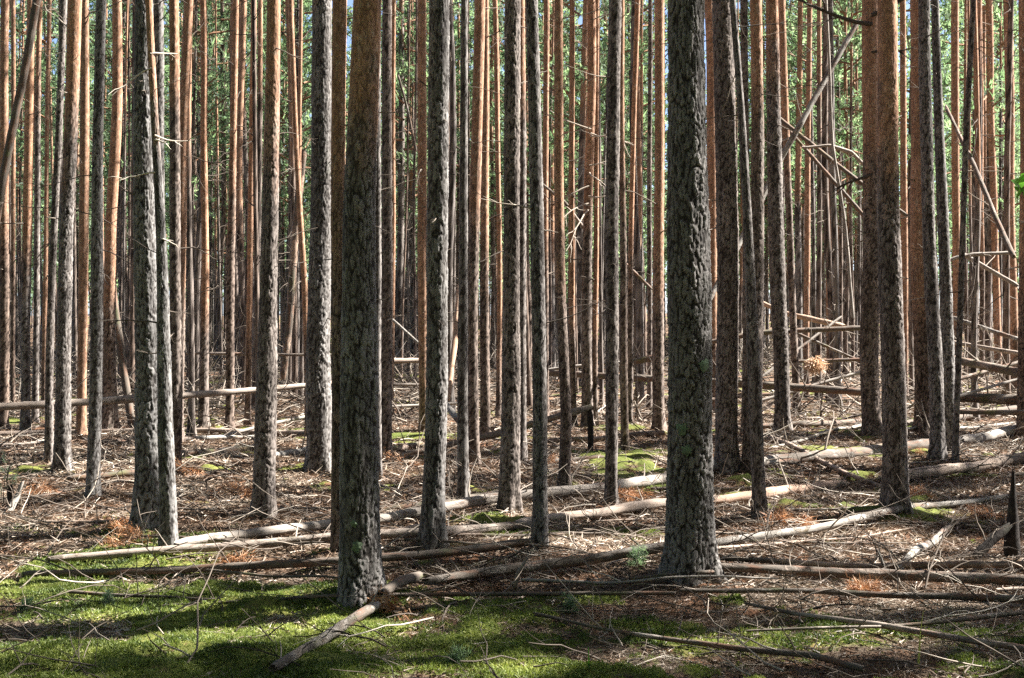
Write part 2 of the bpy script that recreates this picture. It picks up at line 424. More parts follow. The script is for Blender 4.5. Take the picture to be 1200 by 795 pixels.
# slight mounds under the front trees, worked out before anything is set on the ground
_m = []
for t in TREES:
    px, py, w = t[3][0]
    p = on_ground(px, py)
    if t[6]: _m.append((p[0], p[1], .06, .16 + w / F * p[1] * 1.2))
MOUNDS.extend(_m)
MOUNDS.append((on_ground(808, 690)[0], on_ground(808, 690)[1], .07, .5))


# ------------------------------------------------------------------ which patches of the forest floor the canopy leaves open to the sun
def open_sky(x, y):
    """0..1: how open the canopy is along the sun's ray that ends at (x, y) on the forest floor"""
    x = np.asarray(x, float); y = np.asarray(y, float)
    n = vnoise2(x / 1.7 + 3, y / .75, 11) * .68 + vnoise2(x / .5, y / .3, 12) * .32
    mid = sstep(7.3, 8.0, y)
    o = .93 * mid * sstep(.40, .47, n) + .05 * mid
    o = np.maximum(o, .92 * sstep(-.5, -1.1, x) * sstep(6.3, 6.7, y) * sstep(.39, .46, vnoise2(x / 2.2, y / .38, 14)))
    o = np.maximum(o, .8 * (np.hypot((x + .6) / .8, (y - 7.05) / .16) < 1))
    o = np.maximum(o, .85 * (y < 7.9) * sstep(.56, .64, vnoise2(x / .7, y / .28, 15)))
    o = np.where((np.abs(x) < 5.5) & (y > 3), o, .8)
    return np.where(y < 26, o, .8)


SUNLIT = {'A': [(0, 60), (120, 330)], 'B': [(60, 330)], 'C': [(230, 620)], 'D': [(0, 230)], 'F': [(30, 550)], 'H': [(0, 320), (380, 600)], 'I': [(300, 380), (480, 600)],
          'J': [(20, 110)], 'L': [(280, 560)], 'M': [(0, 330)], 'N': [(0, 300)], 'P': [(50, 420)], 'R': [(300, 560)], 'Q': [(40, 350)], 'U': [(230, 470)], 'V': [(80, 500)], 'X': [(0, 120), (170, 270)],
          'Z': [(0, 100), (190, 520)], '13': [(0, 500)], 'r': [(90, 520)], 'z': [(180, 500)], 'u': [(0, 350)], 'f': [(0, 300)], 'e': [(130, 280)], 'b': [(0, 300)], 'k': [(150, 330)], 'i': [(0, 400)],
          'a': [(50, 480)], 'g': [(120, 320)], 'h': [(0, 280)], 'o': [(0, 300)], 'q': [(0, 400)], 'm': [(60, 250)], 'S': [(0, 400)], '1': [(0, 300)], 'x': [(0, 400)], 'w': [(100, 420)], 'G': [(0, 250)],
          '7': [(0, 350)], '8': [(150, 540)], '10': [(0, 400)], '11': [(0, 250)], 'Y': [(380, 500)], 'K': [(60, 200)], '5': [(0, 300)], '4': [(50, 350)]}
WINDOWS = []
for t in TREES:
    b_ = on_ground(t[3][0][0], t[3][0][1])
    for (ya, yb) in SUNLIT.get(t[0], []):
        WINDOWS.append((b_[0], b_[1], EYE + (YH - yb) / F * b_[1], EYE + (YH - ya) / F * b_[1]))
HS = SUN[:2] / np.hypot(*SUN[:2])


def clear_of_windows(Wd):
    """True where a brush at Wd does not stand in the sunbeam that falls on one of the lit stems"""
    ok = np.ones(len(Wd), bool)
    for (x0, y0, za, zb) in WINDOWS:
        rx, ry = Wd[:, 0] - x0, Wd[:, 1] - y0
        al = rx * HS[0] + ry * HS[1]; pe = rx * HS[1] - ry * HS[0]
        zh = Wd[:, 2] - al * math.tan(EL)
        ok &= ~((np.abs(pe) < .3) & (al > .3) & (zh > za - .1) & (zh < zb + .1))
    return ok


# ------------------------------------------------------------------ trunk and crown builders
def voronoi_wrap(u, v, nu, k):
    """distance between the two nearest cell seeds, cells wrap nu around the stem"""
    iu, iv = np.floor(u), np.floor(v)
    f1 = np.full(u.shape, 9.0); f2 = np.full(u.shape, 9.0); hid = np.zeros(u.shape)
    for du in (-1, 0, 1):
        for dv in (-1, 0, 1):
            cu, cv = iu + du, iv + dv
            w = np.mod(cu, nu)
            sx = cu + .15 + .7 * _hash(w, cv, 0, k); sy = cv + .1 + .8 * _hash(w, cv, 0, k + 1)
            d = np.hypot(u - sx, v - sy)
            near = d < f1
            f2 = np.where(near, f1, np.minimum(f2, d)); hid = np.where(near, _hash(w, cv, 0, k + 2), hid)
            f1 = np.where(near, d, f1)
    return f2 - f1, hid


def trunk_geo(geo, zs, cx, cy, rad, na, seed, line=-50.0, rough=1.0, flare=.6):
    """stem with rings at heights zs; cell-like bark plates with furrows between them"""
    th = np.arange(na) * 2 * math.pi / na
    Z, TH_ = np.meshgrid(zs, th, indexing='ij')
    Rr = np.broadcast_to(rad[:, None], Z.shape).copy()
    r0 = float(np.median(rad[zs < 3])) if (zs < 3).any() else float(rad[0])
    nu = max(7, int(round(2 * math.pi * r0 / .0235)))
    ct, st = np.cos(TH_), np.sin(TH_)
    q = lambda fz, fa, k: vnoise2(Z * fz + seed * 1.7 + fa * ct * 1.3, fa * st * 1.3 + Z * .9 + seed, k) - .5
    w1 = q(5, 1.2, 31) * 1.7 + q(17, 3.2, 32) * .8 + q(42, 8, 34) * .35
    w2 = q(6, 1.5, 35) * 1.5 + q(20, 4, 36) * .7
    e, hid = voronoi_wrap(TH_ / (2 * math.pi) * nu + w1, Z / .12 + hash_off(seed) + w2, nu, 40 + seed)
    e2, hid2 = voronoi_wrap(TH_ / (2 * math.pi) * nu * 2 + w1 * 1.4, Z / .03 + w2 * 1.6, nu * 2, 90 + seed)
    rag = q(70, 10, 37) + .5
    patch = sstep(.3, .62, vnoise2(Z * 2.2 + seed, ct * 1.1 + st * .8 + seed * 2, 38))       # flaking differs along the stem
    plate = sstep(.05, .26, e + (rag - .5) * .14) * (.35 + .65 * hid) * (.55 + .45 * sstep(.0, .2, e2) * (.4 + .6 * hid2))
    plate = np.clip(plate * (.75 + .5 * rag) * (.72 + .4 * patch), 0, 1.1)
    old = 1 - .75 * sstep(line - .4, line + 1.2, Z)
    amp = np.minimum(.014, Rr * .12) * old * rough
    bulge = (vnoise2(Z * 1.1 + seed, np.cos(TH_) + np.sin(TH_) * .7 + seed * 3.1, 33) - .5) * .10 * Rr
    lob = 1 + flare * np.exp(-np.maximum(Z, -.05) / .13) * (.55 + .45 * np.cos(TH_ * (3 + seed % 3) + seed))
    Rr = Rr * lob + bulge + (plate - .35) * amp
    X = cx[:, None] + Rr * np.cos(TH_); Y = cy[:, None] + Rr * np.sin(TH_)
    V = np.stack([X, Y, Z], -1).reshape(-1, 3)
    n, m = na, len(zs)
    i = np.arange(m - 1)[:, None] * n; j = np.arange(n)[None, :]; k = (j + 1) % n
    geo.add(V, np.stack([i + j, i + k, i + n + k, i + n + j], -1).reshape(-1, 4), 0, plate.ravel())
    top = np.array([[cx[-1], cy[-1], zs[-1] + .05]])
    vv = np.vstack([V[-n:], top])
    geo.add(vv, np.stack([np.arange(n), (np.arange(n) + 1) % n, np.full(n, n)], -1), 0, np.full(n + 1, .5))


def hash_off(seed):
    return (seed * 7.31) % 13.0


def blades(geo, C, D, L, W, mat, shade):
    """one thin triangle per needle bunch: base C, direction D, length L, width W"""
    n = len(C)
    S = np.cross(D, rng.normal(0, 1, (n, 3))); S /= np.linalg.norm(S, axis=1)[:, None] + 1e-9
    V = np.stack([C - S * W[:, None] / 2, C + S * W[:, None] / 2, C + D * L[:, None]], 1).reshape(-1, 3)
    geo.add(V, np.arange(3 * n).reshape(-1, 3), mat, np.repeat(shade, 3))


def tufts(geo, P, A, per, length, width, mat, spread=.8, shade=None):
    """needle brushes at points P pointing about A"""
    n = len(P)
    if n == 0: return
    C = np.repeat(P, per, 0) + rng.normal(0, length * .22, (n * per, 3))
    D = np.repeat(A, per, 0) + rng.normal(0, spread, (n * per, 3))
    D /= np.linalg.norm(D, axis=1)[:, None] + 1e-9
    sh = np.repeat(rng.uniform(.1, .9, n) if shade is None else shade, per) + rng.normal(0, .12, n * per)
    blades(geo, C, D, length * rng.uniform(.6, 1.2, n * per), width * rng.uniform(.7, 1.3, n * per), mat, np.clip(sh, 0, 1))


def crown_points(z0, z1, cx, cy, spread, nb, per_b, r):
    """limbs and brush positions of one crown; cx, cy are functions of height"""
    limbs, P, A = [], [], []
    for b in range(nb):
        t = (b + r.uniform(0, 1)) / nb
        z = z0 + (z1 - z0) * t
        ln = spread * (1 - t) ** .65 * r.uniform(.45, 1.15) * (.55 + .45 * min(1, t * 5)) + .25
        az = r.uniform(0, 2 * math.pi)
        d = np.array([math.cos(az), math.sin(az), r.uniform(-.15, .5) + .4 * t])
        path = wander([cx(z), cy(z), z], d, ln, 6, .16, .03, r)
        limbs.append(path)
        k = max(2, int(per_b * ln / spread * r.uniform(.6, 1.3)))
        for _ in range(k):
            s = r.uniform(.3, 1.0) ** .8 * 5
            i = min(4, int(s)); q = path[i] + (path[i + 1] - path[i]) * (s - i)
            off = r.normal(0, 1, 3) * np.array([.22, .22, .12]) * (.5 + ln * .35)
            P.append(q + off)
            a = path[min(5, i + 1)] - path[i]; a = a / (np.linalg.norm(a) + 1e-9) * .6 + off * 1.2; a[2] += .35
            A.append(a / (np.linalg.norm(a) + 1e-9))
    return limbs, np.array(P), np.array(A)


def dead_branch_geo(geo, p0, az, ln, r0, r, tone=.3, up=0.05, twigs=3, mat=0):
    d = np.array([math.cos(az), math.sin(az), r.uniform(-.35, .35) + up])
    path = wander(p0, d, ln, 7, .13, -.012, r)
    tube(geo, path, np.linspace(r0, r0 * .3, 7), 5, mat, tone)
    for _ in range(twigs):
        i = r.integers(2, 6)
        dd = path[i] - path[i - 1]; dd = dd / np.linalg.norm(dd) + r.normal(0, .55, 3)
        tube(geo, wander(path[i], dd, ln * r.uniform(.2, .5), 5, .2, -.02, r), np.linspace(r0 * .5, r0 * .18, 5), 3, mat, tone)


# ------------------------------------------------------------------ build the pines that can be told apart
PLACED = []                                   # (px extents at y=400) for the gaps
near_keys = {}
for ti, (key, nick, label, pts, line_py, tone, front) in enumerate(TREES):
    r = np.random.default_rng(100 + ti)
    base = on_ground(pts[0][0], pts[0][1])
    d = base[1]
    if d > 34: base = np.array([(pts[0][0] - 600) / F * d, d, base[2]])
    W3 = [at(px, py, d) for (px, py, w) in pts]
    W3[0] = base
    hz = np.array([p[2] - base[2] for p in W3]); hx = np.array([p[0] - base[0] for p in W3]); hr = np.array([w / F * d / 2 for (_, _, w) in pts])
    H = r.uniform(16.0, 19.5)
    slope = (hx[-1] - hx[-2]) / max(hz[-1] - hz[-2], .1)
    ztop = hz[-1]
    lean_y = r.normal(0, .012)
    # extend upwards out of the picture
    hz = np.append(hz, [ztop + (H - ztop) * .5, H]); hx = np.append(hx, [hx[-1] + slope * (H - ztop) * .35, hx[-1] + slope * (H - ztop) * .5])
    hr = np.append(hr, [min(hr[-1] * .72, .09), .022])
    step = max(.005, 1.25 * d / F) if front else max(.02, 2 * d / F)
    fine_top = min(ztop + .4, H)
    zs = np.concatenate([[-.18, -.08], np.arange(0, fine_top, step), np.arange(fine_top + .3, H, .45), [H]])
    px0 = pts[0][2]
    na = int(np.clip(px0 * (2.3 if front else 1.7), 14, 126))
    # smooth interpolation of the path
    def interp(zq, a):
        v = np.interp(zq, hz, a)
        return (np.interp(zq - .25, hz, a) + v * 2 + np.interp(zq + .25, hz, a)) / 4
    bend = .6 * float(np.mean(hr[:2]))
    fx = lambda z: interp(z, hx) + (vnoise2(np.asarray(z, float) * .55 + ti * 5.1, np.full(np.shape(z), ti * 1.7), 51) - .5) * bend * np.minimum(np.asarray(z, float), 1)
    fy = lambda z: np.asarray(z, float) * lean_y + (vnoise2(np.asarray(z, float) * .5 + ti * 3.3, np.full(np.shape(z), ti * 2.9), 52) - .5) * bend * 2 * np.minimum(np.asarray(z, float), 1)
    line = (YH - line_py) / F * d + EYE - base[2]
    root = empty('pine_tree', base, label, 'pine', G_NEAR)
    near_keys[key] = root
    g = Geo()
    trunk_geo(g, zs, fx(zs), fy(zs), interp(zs, hr), na, ti, line)
    tr = link('trunk', g.data('trunk', [BARK], True, 'plate'), root)
    tr['bark_line'] = float(line); tr['bark_tone'] = float(tone)
    # crown, left out of the sun's way where the floor is open
    g = Geo()
    z0 = H * r.uniform(.5, .62)
    limbs, P, A = crown_points(z0, H, lambda z: float(fx(z)), lambda z: float(fy(z)), r.uniform(1.2, 1.8), 18, 13, r)
    for l in limbs: tube(g, l, np.linspace(.028, .006, 6), 4, 0, .5, False)
    Wd = P + base
    G_ = Wd - SUN * ((Wd[:, 2] - 0) / SUN[2])[:, None]
    keep = r.uniform(0, 1, len(P)) > open_sky(G_[:, 0], G_[:, 1])
    keep &= clear_of_windows(Wd)
    tufts(g, P[keep], A[keep], 9, .17, .022, 1, .6)
    link('crown', g.data('crown', [BARK, NEEDLE], False, 'shade_mix'), root)
    # dead branches below the crown
    nb = {1: 6, 0: 4}[front]
    if px0 > 27: nb = 9
    for b in range(nb):
        z = r.uniform(min(1.4, ztop * .35), min(ztop * 1.05, z0))
        az = r.uniform(0, 2 * math.pi)
        rr = float(interp(np.array([z]), hr)[0]) * .8
        p0 = np.array([float(fx(z)) + rr * math.cos(az), float(fy(z)) + rr * math.sin(az), z])
        g = Geo()
        big = d / 14
        dead_branch_geo(g, p0, az, r.uniform(.12, .75) * min(big, 1.8) * (.22 if px0 > 27 else 1), r.uniform(.003, .008) * min(max(big, .8), 1.7), r, r.uniform(.05, .75), .0, r.integers(0, 4))
        link('dead_branch', g.data('dead_branch', [TWIG], True, 'plate'), root)
    PLACED.append((d, base[0], pts, key, nick))
    if key == 'D':
        for (zpy, az, ln) in ((82, 3.3, .30), (165, -.3, .12), (160, .2, .25), (203, 3.0, .28), (65, .4, .18), (280, .1, .12)):
            z = (YH - zpy) / F * d + EYE - base[2]
            g = Geo(); dead_branch_geo(g, [float(fx(z)), float(fy(z)) - .02, z], az, ln, .007, r, .97, -.1, 2)
            link('dead_branch', g.data('dead_branch', [TWIG], True, 'plate'), root)['label'] = 'bleached broken branch'
    if key == 'Q':
        for (zpy, az, ln, rd) in ((30, 3.5, 1.4, .03), (20, -.4, .8, .03), (63, -.3, .5, .02), (205, 3.0, .5, .022)):
            z = (YH - zpy) / F * d + EYE - base[2]
            g = Geo(); dead_branch_geo(g, [float(fx(z)), float(fy(z)) - .08, z], az, ln, rd, r, .03, .0, 5)
            link('dead_branch', g.data('dead_branch', [TWIG], True, 'plate'), root)['label'] = 'thick crooked black dead branch'
    if key == 'u':
        for q in range(9):
            z = (YH - r.uniform(150, 250)) / F * d + EYE - base[2]
            g = Geo(); dead_branch_geo(g, [float(fx(z)), float(fy(z)) - .1, z], r.uniform(3.4, 6), r.uniform(.4, .9), .012, r, .8, -.2, 5)
            link('dead_branch', g.data('dead_branch', [TWIG], True, 'plate'), root)
    if key in ('A', 'B'):                     # lichen rosettes on the bark
        spots = {'B': [(820, 427, 9), (795, 499, 8), (800, 524, 7)], 'A': [(420, 637, 8), (417, 610, 5)]}[key]
        for (sx, sy, sr) in spots:
            q = at(sx, sy, d) - base
            zc = q[2]; rc = float(interp(np.array([zc]), hr)[0])
            dx = np.clip((q[0] - float(fx(zc))) / rc, -.9, .9)
            a0 = -math.acos(dx)
            g = Geo(); nn = 18
            V = []
            for ring in range(4):
                for k in range(nn):
                    rr = ring / 3 * sr / F * d * (.85 + .3 * r.uniform(-1, 1) * (ring > 1)); t = k * 2 * math.pi / nn
                    a = a0 + rr * math.cos(t) / rc
                    R_ = rc + .009 - .006 * (ring / 3) ** 2
                    V.append([float(fx(zc)) + R_ * math.cos(a), float(fy(zc)) + R_ * math.sin(a), zc + rr * math.sin(t)])
            Q = [[(i) * nn + k, i * nn + (k + 1) % nn, (i + 1) * nn + (k + 1) % nn, (i + 1) * nn + k] for i in range(3) for k in range(nn)]
            g.add(V, Q, 0)
            link('lichen', g.data('lichen', [LICHEN], True), root)
    if key == 'W':
        g = Geo(); zc = (YH - 228) / F * d + EYE - base[2]
        pth = wander([-.15, -.12, zc - .12], [-.3, -.3, .9], .28, 6, .15, -.03, r)
        tube(g, pth, np.linspace(.005, .002, 6), 4, 0)
        for k in range(7):
            c = pth[2 + k % 4] + r.normal(0, .03, 3); u = np.array([r.normal(-.2, .6), r.normal(-.2, .3), r.normal(.1, .4)]); u /= np.linalg.norm(u)
            s = np.cross(u, [r.normal(0, .3), 1, r.normal(0, .3)]); s /= np.linalg.norm(s); b_ = np.cross(u, s) * .01
            ln = r.uniform(.13, .19)
            V = [c, c + u * ln * .35 + s * ln * .33 + b_, c + u * ln, c + u * ln * .35 - s * ln * .33 + b_, c + u * ln * .45]
            g.add(V, [[0, 1, 4], [1, 2, 4], [2, 3, 4], [3, 0, 4]], 1, np.full(5, r.uniform(.2, 1)))
        link('leafy_shoot', g.data('leafy_shoot', [TWIG, FRESH], True, 'shade_mix'), root)['label'] = 'fresh green leaves'

# ------------------------------------------------------------------ pines standing just out of the picture, whose crowns shade the foreground
def trunk_variant(seed, H=1.0, na=10, dz=.16, twigs=18, r0=.105):
    """one whole stem H tall with its dead lower branches, shared by many far pines"""
    r = np.random.default_rng(900 + seed)
    zs = np.concatenate([[-.2], np.arange(0, H * .75, dz), np.arange(H * .75 + .3, H, .6), [H]])
    rad = np.interp(zs, [-.2, 0, .5, H * .5, H], [r0 * 1.3, r0 * 1.25, r0 * 1.02, r0 * .72, .02])
    bx, by = r.normal(0, .1, 2)
    cx = (vnoise2(zs * .25 + seed * 3, zs * 0, 60) - .5) * .35 * np.minimum(zs / 3, 1) + bx * (zs / H) ** 2 * 2
    cy = (vnoise2(zs * .25 + seed * 5, zs * 0 + 4, 61) - .5) * .35 * np.minimum(zs / 3, 1) + by * (zs / H) ** 2 * 2
    g = Geo()
    trunk_geo(g, zs, cx, cy, rad, na, 200 + seed, H * .35)
    for _ in range(twigs):
        z = r.uniform(1.2, H * .62); az = r.uniform(0, 6.283); k = np.searchsorted(zs, z)
        dead_branch_geo(g, [cx[k], cy[k], z], az, r.uniform(.3, 1.5), r.uniform(.007, .014), r, r.uniform(.05, .5), 0, r.integers(0, 4), 1)
    return g, (lambda z: float(np.interp(z, zs, cx))), (lambda z: float(np.interp(z, zs, cy)))


TV, CV = [], []
FH = 17.0
for s in range(9):
    r = np.random.default_rng(40 + s)
    g, fx, fy = trunk_variant(s, FH, 10, .14, 34)
    TV.append(g.data('trunk', [BARK, TWIG], True, 'plate'))
    g = Geo()
    thin = s < 4
    limbs, P, A = crown_points(FH * (r.uniform(.5, .6) if thin else r.uniform(.16, .30)), FH, fx, fy, r.uniform(1.4, 2.0), 16 if thin else 36, 9 if thin else 21, r)
    for l in limbs: tube(g, l, np.linspace(.026, .006, 6), 4, 0, .5, False)
    tufts(g, P, A, 8, .20, .03 if thin else .04, 1, .6)
    CV.append(g.data('crown', [BARK, NEEDLE], False, 'shade_mix'))


def far_pine(x, y, label, group, s, h, wide, az, lean, line, tone, crown=None):
    z = float(gz(x, y))
    root = empty('pine_tree', (x, y, z), label, 'pine', group)
    root.rotation_euler = (lean[0], lean[1], az)
    t = link('trunk', TV[s % 9], root); t.scale = (wide, wide, h)
    t['bark_line'] = float(line); t['bark_tone'] = float(tone)
    c = link('crown', crown or CV[s % 4 if (y < 29 or (y < 42 and s % 5 < 2)) else 4 + s % 5], root); c.scale = (1, 1, h)
    return root


off_spots = []
r = np.random.default_rng(5)
while len(off_spots) < 40:
    x, y = r.uniform(3.5, 24), r.uniform(2.2, 20)
    if abs(x) < y * .36 + 1.2: continue
    if any(math.hypot(x - a, y - b) < 1.9 for a, b in off_spots): continue
    off_spots.append((x, y))
for i, (x, y) in enumerate(off_spots):
    g = Geo()
    limbs, P, A = crown_points(8.2, FH, lambda z: 0, lambda z: 0, r.uniform(1.7, 2.4), 34, 50, r)
    for l in limbs: tube(g, l, np.linspace(.03, .006, 6), 4, 0, .5, False)
    Wd = P + np.array([x, y, 0]); G_ = Wd - SUN * (Wd[:, 2] / SUN[2])[:, None]
    keep = r.uniform(0, 1, len(P)) > open_sky(G_[:, 0], G_[:, 1])
    keep &= clear_of_windows(Wd)
    tufts(g, P[keep], A[keep], 10, .2, .03, 1, .6)
    far_pine(x, y, 'pine just beyond the picture border, its high crown shading the mossy foreground', 'pines beyond the picture border',
             i, 1.0, r.uniform(.9, 1.3), 0.0, (0, 0), r.uniform(3, 8), r.uniform(0, .6), g.data('crown', [BARK, NEEDLE], False, 'shade_mix'))

# ------------------------------------------------------------------ the crowded far pines, each seen in a gap between nearer ones
def px_at(pts, y):
    p = sorted(pts, key=lambda t: t[1])
    ys = [t[1] for t in p]
    return float(np.interp(y, ys, [t[0] for t in p])), float(np.interp(y, ys, [t[2] for t in p]))


def hidden(px, w):
    for (d, x, pts, key, nick) in PLACED:
        c, ww = px_at(pts, 330)
        if abs(px - c) < ww / 2 + w * .15: return True
    return False


anchors = sorted([(px_at(pts, 330)[0], nick) for (d, x, pts, key, nick) in PLACED if key in 'BCEFAHJKLMRWXZPVgkoz'], key=lambda t: t[0])
far = []
r = np.random.default_rng(21)
tries = 0
while len(far) < 205 and tries < 60000:
    tries += 1
    d = 16 + 38 * r.uniform(0, 1) ** .8
    px = r.uniform(-5, 1205)
    rad = .07 * r.uniform(.55, 1.2) * (1 if d > 26 else .75)
    if len(far) > 120: d = r.uniform(24, 52); rad = r.uniform(.022, .04)
    w = 2 * rad / d * F
    if hidden(px, w): continue
    x = (px - 600) / F * d
    if any(math.hypot(x - q['x'], d - q['y']) < .75 for q in far): continue
    if any(math.hypot(x - q[1], d - q[0]) < .5 for q in PLACED): continue
    if sum(abs(px - q['px']) < 2.2 for q in far) > 1: continue
    far.append(dict(x=x, y=d, px=px, w=w, rad=rad))
ORD = ['first', 'second', 'third', 'fourth', 'fifth', 'sixth', 'seventh', 'eighth', 'ninth', 'tenth', 'eleventh', 'twelfth', 'thirteenth', 'fourteenth', 'fifteenth', 'sixteenth',
       'seventeenth', 'eighteenth', 'nineteenth', 'twentieth']
far.sort(key=lambda q: q['px'])
bins = {}
for q in far:
    left = [a for a in anchors if a[0] < q['px']]
    q['gap'] = left[-1][1] if left else None
    line = r.uniform(2.5, 8) if r.uniform() < .75 else r.uniform(9, 13)
    q['line'] = line; q['tone'] = r.uniform(.2, .9)
    q['look'] = ('slim ' if q['w'] < 6.2 else 'stouter ') + ('orange-topped' if line < 8.5 else 'brown')
    bins.setdefault((q['gap'], q['look']), []).append(q)
for (gap, look), qs in bins.items():
    for i, q in enumerate(qs):
        where = f'right of the {gap}' if gap else 'near the picture border'
        which = f'{ORD[min(i, 19)]} ' if len(qs) > 1 else 'lone '
        q['label'] = f'{which}{look} far pine {where}' + (', before the next marked pine' if False else '')
for i, q in enumerate(far):
    far_pine(q['x'], q['y'], q['label'], 'crowded far pines', i + r.integers(0, 9), r.uniform(.85, 1.15), q['rad'] / .105, r.uniform(0, 6.283),
             (r.normal(0, .012), r.normal(0, .014)), q['line'], q['tone'])

# ------------------------------------------------------------------ the far wood beyond, one mass
r = np.random.default_rng(77)
low = []
for s in range(6):
    g, fx, fy = trunk_variant(50 + s, 16.0, 6, .5, 10, .06)
    limbs, P, A = crown_points(16 * (.09 + .05 * s), 16, fx, fy, r.uniform(1.7, 2.5), 28, 17, r)
    g2 = Geo(); tufts(g2, P, A, 6, .34, .085, 2, .6)
    low.append((g, g2))
G0 = Geo()
for i in range(970):
    d = 50 + 80 * r.uniform(0, 1) ** .9
    x = r.uniform(-.44, .44) * d
    if i >= 470:                                          # more of the wood, unseen around the camera, added to cut ambient light
        a = r.uniform(R(150), R(372)); dd = 3.5 + 34 * r.uniform(0, 1) ** .75
        x, d = dd * math.cos(a), dd * math.sin(a)
        if abs(x) < .45 * d + 1 or (x > 0 and d > 2): continue
    gT, gC = low[i % 6]
    az = r.uniform(0, 6.283); c, s_ = math.cos(az), math.sin(az); h = r.uniform(.65, 1.15); wd = r.uniform(.8, 1.25)
    M = np.array([[c, -s_, 0], [s_, c, 0], [0, 0, h]])
    off = np.array([x, d, float(gz(x, d))])
    for gg in (gT, gC):
        for v, f, m_, a in zip(gg.v, gg.f, gg.m, gg.a):
            base_i = v.shape[0]
        V = np.concatenate(gg.v) @ M.T + off
        n0 = G0.n
        G0.v.append(V); G0.a.append(np.concatenate(gg.a)); G0.n += len(V)
        for f, m_ in zip(gg.f, gg.m): G0.f.append(f + n0); G0.m.append(m_)
fw = link('distant_forest', G0.data('distant_forest', [BARK, TWIG, NEEDLE], False, 'plate'))
# the needles of this mass read the same attribute name
me = fw.data; a2 = me.attributes.new('shade_mix', 'FLOAT', 'POINT'); a2.data.foreach_set('value', np.concatenate(G0.a).astype(np.float32))
fw['bark_line'] = 4.5; fw['bark_tone'] = .6
tag(fw, 'far pine wood behind the crowded stems, plus unseen light-blocking trees around the camera', 'forest', None, 'stuff')

# ------------------------------------------------------------------ forest floor
def graded(lo, hi, parts):
    out = [np.arange(a, b, s) for a, b, s in parts]
    return np.unique(np.concatenate(out + [[lo, hi]]))


def moss_amount(x, y):
    n = vnoise2(x / 1.3, y / .9, 21) * .55 + vnoise2(x / .4, y / .33, 22) * .45
    leftfront = sstep(8.7, 7.6, y) * sstep(1.2, -1.2, x)
    front = sstep(7.6, 6.8, y)
    patch = sstep(.55, .72, vnoise2(x / 1.1 + 9, y / 1.1, 23)) * .55
    fine = vnoise2(x / .17, y / .15, 24) * .6 + vnoise2(x / .07, y / .07, 25) * .4
    return np.clip(np.maximum(np.maximum(leftfront * .60, front * .42), patch) + (n - .5) * 1.5 + (fine - .5) * .9, 0, 1)


def moss_hump(x, y):
    return sstep(.3, .7, moss_amount(x, y)) * (.09 * vnoise2(x / .22, y / .2, 6) * vnoise2(x / .6, y / .5, 7) + .014 * vnoise2(x / .07, y / .07, 8)) * (np.asarray(y) < 20)


xs = graded(-160, 160, [(-160, -20, 5), (-20, -6, .5), (-6, 6, .045), (6, 20, .5), (20, 160, 5)])
ys = graded(-20, 260, [(-20, 4, 1.0), (4, 5.6, .2), (5.6, 15, .04), (15, 26, .1), (26, 60, .4), (60, 260, 6)])
X, Y = np.meshgrid(xs, ys, indexing='xy')
ms = moss_amount(X, Y)
Zg = gz(X, Y) + (vnoise2(X / .11, Y / .11, 4) - .5) * .028 * (Y < 20) + moss_hump(X, Y)
g = Geo()
nx, ny = len(xs), len(ys)
i = np.arange(ny - 1)[:, None] * nx; j = np.arange(nx - 1)[None, :]
g.add(np.stack([X, Y, Zg], -1).reshape(-1, 3), np.stack([i + j, i + j + 1, i + nx + j + 1, i + nx + j], -1).reshape(-1, 4), 0, ms.ravel())
tag(link('ground', g.data('ground', [GROUND], True, 'moss')), 'forest floor of brown needle litter and green moss', 'ground', None, 'structure')


def floor_samples(n, d0, d1, spread=.40, power=1.0, r=rng):
    """points on the floor, denser towards the camera"""
    u = r.uniform(0, 1, n)
    d = d0 * (d1 / d0) ** (u ** power)
    x = r.uniform(-spread, spread, n) * d
    return x, d


# moss: short upright shoots
x, y = floor_samples(150000, 5.7, 10.5, .40)
k = rng.uniform(0, 1, len(x)) < sstep(.35, .75, moss_amount(x, y))
x, y = x[k], y[k]
P = np.stack([x, y, gz(x, y) + moss_hump(x, y) + rng.uniform(-.002, .01, len(x))], -1)
up = np.tile([0, 0, 1.0], (len(P), 1))
g = Geo()
shade = np.clip(.05 + .6 * vnoise2(x / .5, y / .4, 27) + .3 * vnoise2(x / .13, y / .11, 26) + .3 * (vnoise2(x / .05, y / .05, 28) - .5), 0, 1)
tufts(g, P, up, 5, .015, .006, 0, .9, shade)
x, y = floor_samples(9000, 5.7, 9.5, .40)
k = (rng.uniform(0, 1, len(x)) < sstep(.45, .8, moss_amount(x, y))) & (vnoise2(x / .25, y / .2, 29) > .48)
x, y = x[k], y[k]
tufts(g, np.stack([x, y, gz(x, y) + moss_hump(x, y) + .006], -1), np.tile([0, 0, 1.0], (len(x), 1)), 5, .026, .005, 0, .6, np.clip(.2 + .7 * vnoise2(x / .5, y / .4, 27), 0, 1))
tag(link('moss_carpet', g.data('moss_carpet', [MOSS], False, 'shade_mix')), 'bright green moss growing over the foreground floor', 'moss', None, 'stuff')

